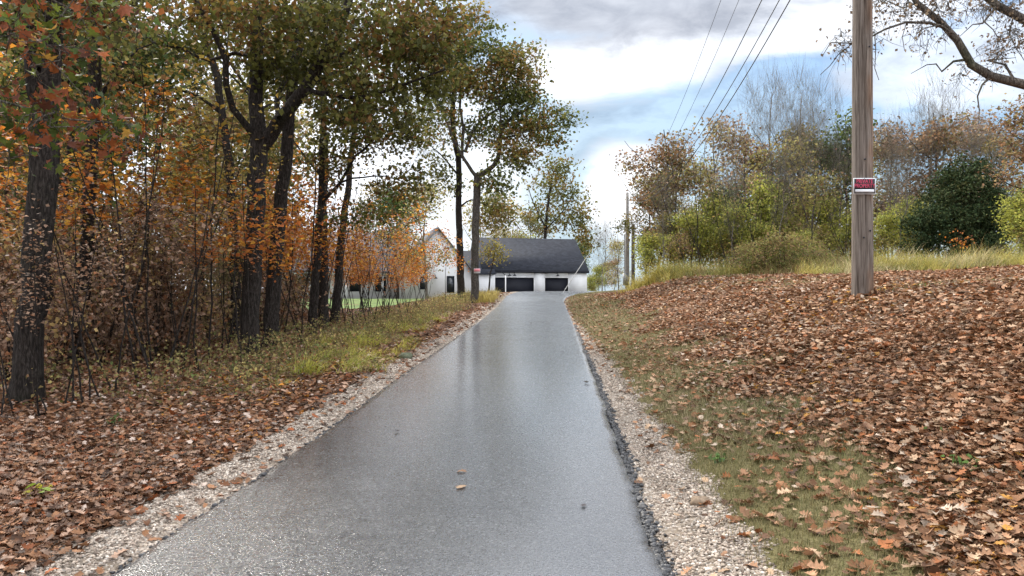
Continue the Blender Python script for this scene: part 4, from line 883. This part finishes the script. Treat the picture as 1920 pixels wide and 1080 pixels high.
def part(mbf, name, m, parent, smooth=False):
    mb = MB(); mbf(mb); return mb.build(name, m, parent, smooth=smooth)
def bxs(*bs): return lambda mb: [mb.box(*q) for q in bs]
def window(root, x0, x1, z0, z1, yf, ax=1):    # a window on a wall lying at yf, looking along -axis
    m_ = MB(); t_ = .07
    f = part((lambda mb: [mb.box(*( (a, b_, yf-.04, yf+.05, c_, d) if ax == 1 else (yf-.04, yf+.05, a, b_, c_, d))) for a, b_, c_, d in ((x0-t_, x0, z0-t_, z1+t_), (x1, x1+t_, z0-t_, z1+t_), (x0, x1, z1, z1+t_), (x0, x1, z0-t_, z0), (x0, x1, (z0+z1)/2-.02, (z0+z1)/2+.02))]), 'window', BLACK, root)
    pane = MB(); pane.box(*((x0, x1, yf-.015, yf+.02, z0, z1) if ax == 1 else (yf-.015, yf+.02, x0, x1, z0, z1))); pane.build('pane', GLASS, f)
def wall_lamp(root, x, z):
    mb = MB(); tube(mb, [(x, -.01, z+.25), (x, -.18, z+.33), (x, -.35, z+.28), (x, -.38, z+.15)], [.02]*4, 6)
    a = np.linspace(0, 6.283, 13)[:-1]
    tube(mb, [(x, -.38, z+.17), (x, -.38, z+.1), (x, -.38, z)], [.05, .12, .2], 12, cap=True); mb.build('wall_lamp', BLACK, root)
def gable_roof(mb, x0, x1, y0, y1, ze, zr, ov=.3, th=.14):   # ridge along x
    ym = (y0+y1)/2; k = (zr-ze)/(ym-y0); a = ov
    mb.prism([(y0-a, ze-a*k), (ym, zr), (ym, zr+th), (y0-a, ze-a*k+th)], x0-.2, x1+.2, 0)
    mb.prism([(ym, zr), (y1+a, ze-a*k), (y1+a, ze-a*k+th), (ym, zr+th)], x0-.2, x1+.2, 0)
GR = math.atan2(.265, .964)
gz = 1.18
gar = empty('garage', (-2.9, 76, gz), 'white sided garage with steep charcoal roof and black doors at the driveway end', 'garage', rz=GR)
W, Dp, ze, zr = 11.3, 8.2, 2.9, 6.45
part(bxs((0, .95, 0, .2, -.3, ze), (5.40, 6.6, 0, .2, -.3, ze), (9.2, W, 0, .2, -.3, ze), (.95, 5.40, 0, .2, 2.15, ze), (6.6, 9.2, 0, .2, 2.15, ze), (0, W, Dp-.2, Dp, -.3, ze)), 'front_and_back_wall', WALL, gar)
def gw(mb):
    for x in (0, W-.2): mb.prism([(.203, -.3), (Dp-.203, -.3), (Dp-.203, ze), (Dp/2, zr-.02), (.203, ze)], x-.003, x+.2, 0)
part(gw, 'gable_wall', WALL, gar)
part(lambda mb: gable_roof(mb, 0, W, 0, Dp, ze, zr, .14), 'roof', ROOF, gar)
part(bxs((-.2, W+.2, -.21, -.142, ze-.24, ze-.05)), 'gutter', BLACK, gar)
for a, b2 in ((.95, 5.40), (6.6, 9.2)):
    def dr(mb):
        mb.box(a+.06, b2-.06, .146, .15, .1, 2.05)
        mb.box(a, b2, .15, .19, 0, 2.14)
    d = part(dr, 'garage_door', BLACK, gar)
    part(bxs((a-.08, a-.002, -.02, .02, -.1, 2.25), (b2+.002, b2+.08, -.02, .02, -.1, 2.25), (a-.08, b2+.08, -.02, .02, 2.155, 2.26)), 'trim', TRIMW, d)
for x in (2.65, 3.2, 7.9): wall_lamp(gar, x, 2.33)
window(gar, 2.6, 3.3, .9, 2.0, -.01, 0)
part(bxs((-.06, .12, -.06, -.005, -.2, ze-.2)), 'corner_board', TRIMW, gar)
# house
hz_ = 1.15
hs = empty('house', (-10.45, 70, hz_), 'white farmhouse with steep gable and grey roof behind the orange saplings', 'house', rz=GR)
Wg, zeg, zrg = 6.9, 2.55, 6.75
part(lambda mb: mb.prism([(0, -.4), (Wg, -.4), (Wg, zeg), (Wg/2, zrg), (0, zeg)], 0, 9, 1), 'gable_wall', WALL, hs)
def gr_(mb):
    k = (zrg-zeg)/(Wg/2); a = .35; th = .15
    mb.prism([(-a, zeg-a*k+.01), (Wg/2, zrg+.01), (Wg/2, zrg+.01+th), (-a, zeg-a*k+.01+th)], -.35, 9.2, 1)
    mb.prism([(Wg/2, zrg+.01), (Wg+a, zeg-a*k+.01), (Wg+a, zeg-a*k+.01+th), (Wg/2, zrg+.01+th)], -.35, 9.2, 1)
part(gr_, 'roof', ROOFG, hs)
part(bxs((-12.5, -.005, 2.2, 10, -.4, 2.75)), 'wing_wall', WALL, hs)
part(lambda mb: gable_roof(mb, -12.4, 1.2, 2.2, 10, 2.75, 6.6, .5), 'wing_roof', ROOFG, hs)
part(bxs((Wg+.005, Wg+3.1, 3.5, 9, -.4, 2.7)), 'link_wall', WALL, hs)
part(lambda mb: gable_roof(mb, Wg+.25, Wg+2.9, 3.5, 9, 2.7, 4.9, .3), 'link_roof', ROOF, hs)
window(hs, 4.4, 5.0, .65, 2.15, -.01); window(hs, 1.8, 2.3, 1.0, 2.1, -.01); wall_lamp(hs, 3.2, 1.95)
for x in (-10.5, -7.6, -4.6, -2.2): window(hs, x, x+.9, .8, 2.1, 2.19)
def porch(mb):
    for x in (-11.8, -8.5, -5.2, -1.8): mb.box(x, x+.16, .6, .76, -.3, 2.28)
    mb.box(-12.2, -1.2, .5, .85, 2.29, 2.5)
part(porch, 'porch_frame', TRIMW, hs)
part(lambda mb: mb.prism([(.3, 2.51), (2.195, 3.2), (2.195, 3.3), (.3, 2.62)], -12.3, -1.1, 0), 'porch_roof', ROOFG, hs)
# lawn: bright green short grass in front of the house
LAWN, t, b = mat('lawn', .9, .15); f, _ = NOISE(t, OBJ(t), .9, 10, .75)
t.links.new(ramp(t, f, [(.34, (.05, .07, .02)), (.5, (.09, .14, .03)), (.68, (.16, .19, .06))]), b.inputs['Base Color'])
mb = MB(); xs = np.linspace(-30, -6, 60); ys = np.linspace(42, 69, 50); X, Y2 = np.meshgrid(xs, ys); X = np.minimum(X, LX(Y2)-5.0); Z = H(X, Y2)+.02
i = np.arange(49)[:, None]*60; j = np.arange(59)[None]
mb.add(np.stack([X, Y2, Z], -1).reshape(-1, 3), np.stack([i+j, i+j+1, i+61+j, i+60+j], -1).reshape(-1, 4))
tag(mb.build('lawn', LAWN, smooth=True), kind='structure')

# ------------------------------------------------------------------ poles, signs, wires, rail
WOOD, t, b = mat('weathered_pole', .85, .2); o_ = OBJ(t)
f, _ = NOISE(t, mapv(t, o_, (1, 1, .05)), 34, 6, .65, .3); g2, _ = NOISE(t, mapv(t, o_, (1, 1, .35)), 3.2, 5, .6)
c = ramp(t, f, [(.33, (.05, .038, .03)), (.5, (.135, .112, .095)), (.7, (.225, .195, .17))])
sep = N(t, 'ShaderNodeSeparateXYZ'); t.links.new(o_, sep.inputs[0])
br_ = M(t, 'MULTIPLY', SS(t, g2, .42, .62), SS(t, sep.outputs[0], -.06, .08))
t.links.new(MIX(t, M(t, 'MULTIPLY', br_, .75), c, MIX(t, 1.0, c, (1.05, .72, .5), 'MULTIPLY')), b.inputs['Base Color']); bump(t, b, f, .5, .01)
def pole_mesh(mb, h, r0, r1, cracks=()):
    k = 72; zs = np.linspace(-.3, h, 90); a = np.arange(k)/k*2*math.pi; rg = g(77)
    r = np.interp(zs, [-.3, h], [r0, r1])[:, None]*np.ones((1, k))*(1+rg.standard_normal((1, k))*.006)
    for (ang, z0, z1, dp) in cracks:
        cc = ang+.05*np.sin(zs*1.1)+.02*np.sin(zs*3.7); m_ = np.exp(-((a[None]-cc[:, None])/.06)**2)*dp*((zs > z0) & (zs < z1))[:, None]; r = r-m_
    v = np.stack([np.cos(a)*r, np.sin(a)*r, zs[:, None]*np.ones((1, k))], -1)
    i = np.arange(89)[:, None]*k; j = np.arange(k)[None]
    mb.add(v.reshape(-1, 3), np.stack([i+j, i+(j+1) % k, i+k+(j+1) % k, i+k+j], -1).reshape(-1, 4))
    n0 = mb.n; mb.v.append(np.array([[0, 0, h]], np.float32)); mb.n += 1; mb.f[3].append(np.array([(n0-k+q, n0-k+(q+1) % k, n0) for q in range(k)]))
Yp = 11.0; xp = (1617-CX)/F*Yp; zp = float(H(xp, Yp))
up_ = empty('utility_pole', (xp, Yp, zp), 'thick weathered wooden utility pole standing in the leaves on the bank, warning sign on it', 'utility pole')
mb = MB(); pole_mesh(mb, 8.9, .152, .122, ((4.55, -.3, 9, .035), (4.95, 2, 4.6, .012), (4.2, .4, 1.5, .012))); mb.build('post', WOOD, up_, smooth=True)
mb = MB(); mb.box(-1.35, .75, -.2, -.13, 6.75, 6.87); mb.build('crossarm', WOOD, up_)
WA = [(-1.25, 6.98), (-.85, 6.98), (-.35, 6.98), (.05, 6.98), (.15, 6.75)]
for x, z in WA[:4]:
    mb = MB(); tube(mb, [(x, -.165, 6.87), (x, -.165, 6.92), (x, -.165, 6.95), (x, -.165, 7.0)], [.03, .06, .045, .05], 10, cap=True); mb.build('insulator', METAL, up_)
mb = MB()
rgk = g(9)
for (z, a) in ((2.05, 4.5), (3.7, 4.9), (.9, 4.4), (1.0, 5.0)):
    cx_, cy_ = math.cos(a)*.150, math.sin(a)*.150
    tube(mb, [(cx_*1.02, cy_*1.02, z), (cx_*1.12, cy_*1.12, z+.005)], [.014, .010], 8, cap=True)
mb.build('bolt', BLACK, up_)
# warning sign
def text_obj(txt, size, name, m, parent, loc, ext=.0015, xs=1.0, off=0.0):
    cu = bpy.data.curves.new(name, 'FONT'); cu.body = txt; cu.size = size; cu.align_x = 'CENTER'; cu.align_y = 'CENTER'; cu.extrude = ext; cu.offset = off
    tmp = bpy.data.objects.new('tmp', cu); C.objects.link(tmp); bpy.context.view_layer.update()
    me = bpy.data.meshes.new_from_object(tmp.evaluated_get(bpy.context.evaluated_depsgraph_get())); bpy.data.objects.remove(tmp)
    me.materials.clear(); me.materials.append(m); o = bpy.data.objects.new(name, me); C.objects.link(o); o.parent = parent; o.location = loc; o.rotation_euler = (R_(90), 0, 0); o.scale = (xs, 1, 1); return o
RED = solid('sign_red', (.55, .05, .11), .5, .3, .05); SIGNK = solid('sign_black', (.015, .013, .016), .5, .3, .1); SIGNW = solid('sign_white', (.62, .64, .66), .5, .3, .08)
sc_ = Yp/F; sgx, sgy = 1621.0, 349.0
sg = empty('warning_sign', P(sgx, sgy, Yp-.17), 'small black and red private property sign nailed on the near utility pole', 'sign')
hw, hh = 20.8*sc_*.985, 15.2*sc_*.985
part(bxs((-hw, hw, 0, .004, -hh, hh)), 'border', SIGNW, sg)
part(bxs((-hw*.93, hw*.93, -.003, -.0004, -hh*.90, hh*.90)), 'panel', SIGNK, sg)
part(bxs((-hw*.85, hw*.85, -.005, -.0032, -hh*.76, -hh*.40)), 'name_box', SIGNW, sg)
text_obj('PRIVATE', .08, 'lettering', RED, sg, (0, -.005, hh*.58), xs=.82); text_obj('PROPERTY', .08, 'lettering', RED, sg, (0, -.005, hh*.02), xs=.80)
for (x, z) in ((0, hh*.95), (0, -hh*.95)):
    mb = MB(); tube(mb, [(x, .003, z), (x, -.006, z)], [.006, .005], 8, cap=True); mb.build('nail', METAL, sg)
sg2 = empty('warning_sign', P(894.5, 508, 34.28), 'tiny faded pink notice nailed to the grey trunked oak before the house', 'sign')
part(bxs((-.15, .15, 0, .005, -.11, .11)), 'border', SIGNW, sg2)
part(bxs((-.14, .14, -.004, -.0004, -.03, .10)), 'panel', solid('faded_red', (.62, .22, .24), .6, .2, .1), sg2)
# far poles
Yq = 43.0; xq = (1176-CX)/F*Yq; zq = float(H(xq, Yq)); topz = CZ+(HY-361)/F*Yq
fp = empty('utility_pole', (xq, Yq, zq), 'distant slim grey utility pole with a meter box, past the garage', 'utility pole')
mb = MB(); tube(mb, [(0, 0, -.2), (0, 0, 2), (0, 0, topz-zq)], [.13, .12, .09], 12, cap=True); mb.build('post', solid('pale_grey_wood', (.36, .34, .32), .8, .2, .25, 20), fp, smooth=True)
mb = MB(); tube(mb, [(-.16, -.08, .2), (-.16, -.08, 3.2)], [.03, .03], 8); mb.build('conduit', METAL, fp)
mb = MB(); mb.box(-.27, .06, -.30, -.12, .25, .95); mb.build('meter_box', METAL, fp)
Yw = 46.0; xw = (1187-CX)/F*Yw; zw = float(H(xw, Yw))
pw_ = empty('wooden_post', (xw, Yw, zw), 'plain pale wooden post just behind the distant meter pole', 'post')
mb = MB(); tube(mb, [(0, 0, -.2), (0, 0, CZ+(HY-420)/F*Yw-zw)], [.12, .10], 10, cap=True); mb.build('post_shaft', BARK_GREY, pw_)
# guy wire
WIRE = solid('wire_black', (.02, .02, .022), .5, .4, .1); WIREL = solid('wire_light', (.45, .45, .44), .5, .4, .1)
gb = P(1056, 546, 42); gb[2] = RZ(gb[1])+.0; gt = np.array([xq, Yq, topz-.2])
mb = MB(); tube(mb, [gt, (gt+gb)/2, gb], [.008]*3, 5); d_ = unit(gt-gb); tube(mb, [gb, gb+d_*2.6], [.02, .02], 8)
tag(mb.build('guy_wire', WIREL), 'pale guy wire slanting down from the distant meter pole across the garage', 'guy wire')
# overhead wires
far_ = [(-.25, 0), (-.12, -.1), (0, -.25), (.05, -.35), (.1, -.5)]
names = ['first', 'second', 'third', 'fourth', 'fifth']
WL = ['faintest overhead wire, farthest from the near utility pole', 'thin overhead wire, next to the faintest one', 'overhead wire in the middle of the five spans', 'overhead wire, fourth span towards the utility pole', 'overhead wire nearest the utility pole, lower of the close pair']
for k, (x, z) in enumerate(WA):
    a = np.array([xp+x, Yp-.16, zp+z]); b2 = np.array([xq+far_[k][0], Yq, topz-.1+far_[k][1]]); t_ = np.linspace(0, 1, 48)[:, None]
    p_ = a+(b2-a)*t_; p_[:, 2] -= 4*(1.55 if k > 1 else 1.5)*(t_*(1-t_))[:, 0]
    mb = MB(); tube(mb, p_, [(.005, .005, .010, .010, .012)[k]]*48, 5)
    tag(mb.build('overhead_wire', WIRE), WL[k], 'wire', 'overhead wires from the near pole to the meter pole')
# fence rail on the bank
fr_ = empty('fence', (13.2, 29, float(H(13.2, 29))), 'low dark wooden fence rail on the bank top between wood and utility pole', 'fence')
x0 = -2.0; z0 = CZ+(HY-489)/F*29-fr_.location.z
mb = MB(); mb.box(-2.6, 1.6, -.04, .04, z0-.05, z0+.05); mb.build('rail', BARK_DARK, fr_)
for x in (-2.5, -.5, 1.5): mb = MB(); mb.box(x-.06, x+.06, .045, .16, -.2, z0+.1); mb.build('fence_post', BARK_DARK, fr_)
# slim white post before the garage
Ys = 60.0; xs_ = (948-CX)/F*Ys; zs_ = float(H(xs_, Ys))
sp_ = empty('lamp_post', (xs_, Ys, zs_), 'slim white post with a bent arm in front of the wide garage door', 'post'); zt = CZ+(HY-516)/F*Ys-zs_
mb = MB(); tube(mb, [(0, 0, -.1), (0, 0, zt)], [.045, .04], 8, cap=True); mb.build('post_shaft', TRIMW, sp_)
mb = MB(); tube(mb, [(0, 0, zt), (-.15, 0, zt+.1), (-.42, 0, zt+.38)], [.03, .03, .025], 6); mb.build('arm', BLACK, sp_)

# ------------------------------------------------------------------ single leaves on the wet driveway, plants in the litter
def on_road(pxx, pyy):
    Ys_ = np.linspace(2, 42, 4000); ry = CZ+(HY-pyy)/F*Ys_; i_ = int(np.argmax(ry < RZ(Ys_))); y = Ys_[i_]; x = (pxx-CX)/F*y
    q = np.clip((x-LX(y))/(RX(y)-LX(y)), 0, 1); return np.array([x, y, float(RZ(y))+.02*(1-(2*q-1)**2)-.012])
rng = np.random.default_rng(8)
for (a, b2, sz, c_, lab) in ((866, 888, .105, (.36, .2, .11), 'curled tan leaf with a twig lying near the driveway centre'), (865, 917, .085, (.40, .27, .17), 'tan leaf lying just below the curled one on the driveway'), (744, 728, .11, (.28, .08, .05), 'red leaf at the driveway edge beside the gravel'),
        (853, 723, .06, (.05, .04, .03), 'small dark leaf speck on the wet driveway opposite the red leaf'), (995, 608, .15, (.07, .045, .03), 'dark leaf on the driveway near the crest'), (1034, 607, .15, (.05, .035, .03), 'dark curled leaf on the driveway near the crest, closer to the bank'), (1094, 950, .05, (.06, .05, .05), 'small black leaf near the bank side edge of the driveway'),
        (936, 686, .09, (.2, .15, .08), 'flat pale leaf on the driveway halfway up'), (1055, 661, .08, (.05, .04, .03), 'tiny dark leaf halfway up near the grass edge'), (922, 622, .12, (.09, .06, .04), 'brown leaf on the driveway below the crest, woodland side'), (1100, 718, .08, (.06, .045, .03), 'dark bent leaf close to the grass edge of the driveway'),
        (797, 699, .06, (.05, .04, .03), 'tiny dark leaf on the driveway near the red leaf'), (745, 811, .05, (.04, .03, .03), 'tiny black speck of leaf on the near driveway')):
    p_ = on_road(a, b2)+[0, 0, .012]; mb = MB(); leaves(mb, p_[None], sz, [c_], [1], rng, .95, 'lobed', 0); mb.build
    tag(mb.build('fallen_leaf', LITTER, origin=p_), lab, 'leaf')
def on_ground(pxx, pyy):
    Ys_ = np.linspace(2, 40, 4000); x = (pxx-CX)/F*Ys_; i_ = int(np.argmax(CZ+(HY-pyy)/F*Ys_ < H(x, Ys_))); y = Ys_[i_]; x = (pxx-CX)/F*y; return np.array([x, y, float(H(x, y))])
for (a, b2, n, sz, hgt, pal, lab) in ((1805, 888, 26, .06, .07, [(.10, .17, .05), (.15, .24, .08)], 'small green leafy plant growing through brown leaves on the bank, largest one'), (1772, 812, 14, .05, .05, [(.13, .2, .06), (.2, .28, .1)], 'small green sprig in the leaves above the largest green plant'),
        (74, 940, 12, .07, .10, [(.25, .34, .05), (.40, .36, .05)], 'yellow green seedling in the leaf litter nearest the photographer'), (215, 805, 16, .05, .12, [(.10, .15, .05), (.14, .18, .06)], 'green sprout in the leaf litter between oak and gravel'), (1345, 868, 16, .045, .04, [(.12, .2, .05), (.1, .17, .05)], 'green tuft at the boundary of gravel and short grass')):
    p_ = on_ground(a, b2); mb = MB(); q = p_+np.stack([rng.normal(0, .05, n), rng.normal(0, .05, n), rng.uniform(.3, 1.2, n)*hgt], -1)
    o = empty('seedling', p_, lab, 'plant')
    leaves(mb, q, sz, pal, [1]*len(pal), rng, .5, 'mid', .2); mb.build('foliage', LEAF, o, p_)
    mb = MB()
    for k in range(5): tube(mb, [p_, q[k]], [.003, .002], 3)
    mb.build('stem', LEAF, o, p_); 

# ------------------------------------------------------------------ repeats: say which one by its landmarks
ORD = 'first second third fourth fifth sixth seventh eighth ninth tenth eleventh twelfth thirteenth fourteenth fifteenth sixteenth seventeenth eighteenth nineteenth twentieth'.split()
ORD += ['twenty-'+q for q in ORD[:9]]+['thirtieth']+['thirty-'+q for q in ORD[:9]]
ZN = [(-900, 110, 'by the thick edge oak'), (110, 300, 'between slim straight and curving trunks'), (300, 480, 'just before the large forked oak'), (480, 640, 'between forked oak and trunk trio'),
      (640, 740, 'in front of the grey house roof'), (740, 960, 'in front of the white gable'), (960, 1300, 'near the meter pole'), (1300, 1450, 'under the overhead wires'), (1450, 1620, 'next to the utility pole'), (1620, 3000, 'uphill of the utility pole')]
by = {}
for o in list(C.objects):
    if o.parent is None and 'label' in o: by.setdefault(o['label'], []).append(o)
SHORT = {'maple_sapling': 'maple sapling', 'dogwood_sapling': 'bushy sapling', 'hickory_sapling': 'tall sapling', 'bare_sapling': 'bare sapling', 'oak_tree': 'oak', 'hickory_tree': 'hickory', 'bare_tree': 'bare tree'}
for lab, os_ in by.items():
    if len(os_) < 2: continue
    zs = {}
    for o in os_:
        p = CX+o.location.x/o.location.y*F
        zs.setdefault(next(z for z in ZN if z[0] <= p < z[1])[2], []).append((p, o))
    k_ = os_[0].name.split('.')[0]; head = lab
    for key_, hd in (('slender orange', 'slender orange maple sapling'), ('twin stemmed', 'twin stemmed orange sapling'), ('low dusky', 'low dusky pink sapling'), ('many stemmed', 'many stemmed brown sapling'), ('tall thin yellow', 'thin yellow olive sapling'), ('almost bare', 'almost bare thin sapling'),
                     ('dark olive leaved', 'olive oak deep in woods'), ('rust leaved', 'rust oak deep in woods'), ('brown leaved', 'brown hickory deep in woods'), ('thin leaved tree deep', 'thin leaved tree deep in woods'), ('green leaved tree deep', 'green tree deep in woods'), ('one of the olive', 'olive tree at wood back'),
                     ('one of the rust', 'rust tree at wood back'), ('one of the brown', 'brown tree at wood back'), ('one of the thinly', 'thinly leaved tree at wood back'), ('one of the yellow', 'yellow green tree at wood back'), ('slim pale leafless', 'slim pale leafless tree in wood'), ('thin bare sapling', 'thin bare sapling behind golden grass'), ('reddish brown', 'reddish shrub in golden grass'),
                     ('dense dusky', 'dusky brown thicket bush'), ('olive brown thicket', 'olive brown thicket bush'), ('low tangled', 'low tangled bramble bush')):
        if lab.startswith(key_): head = hd
    for z, l in zs.items():
        l.sort(key=lambda q: q[0])
        for k, (p, o) in enumerate(l): o['label'] = ' '.join((head+' '+z+(', '+ORD[k]+' from left' if len(l) > 1 else '')).split())
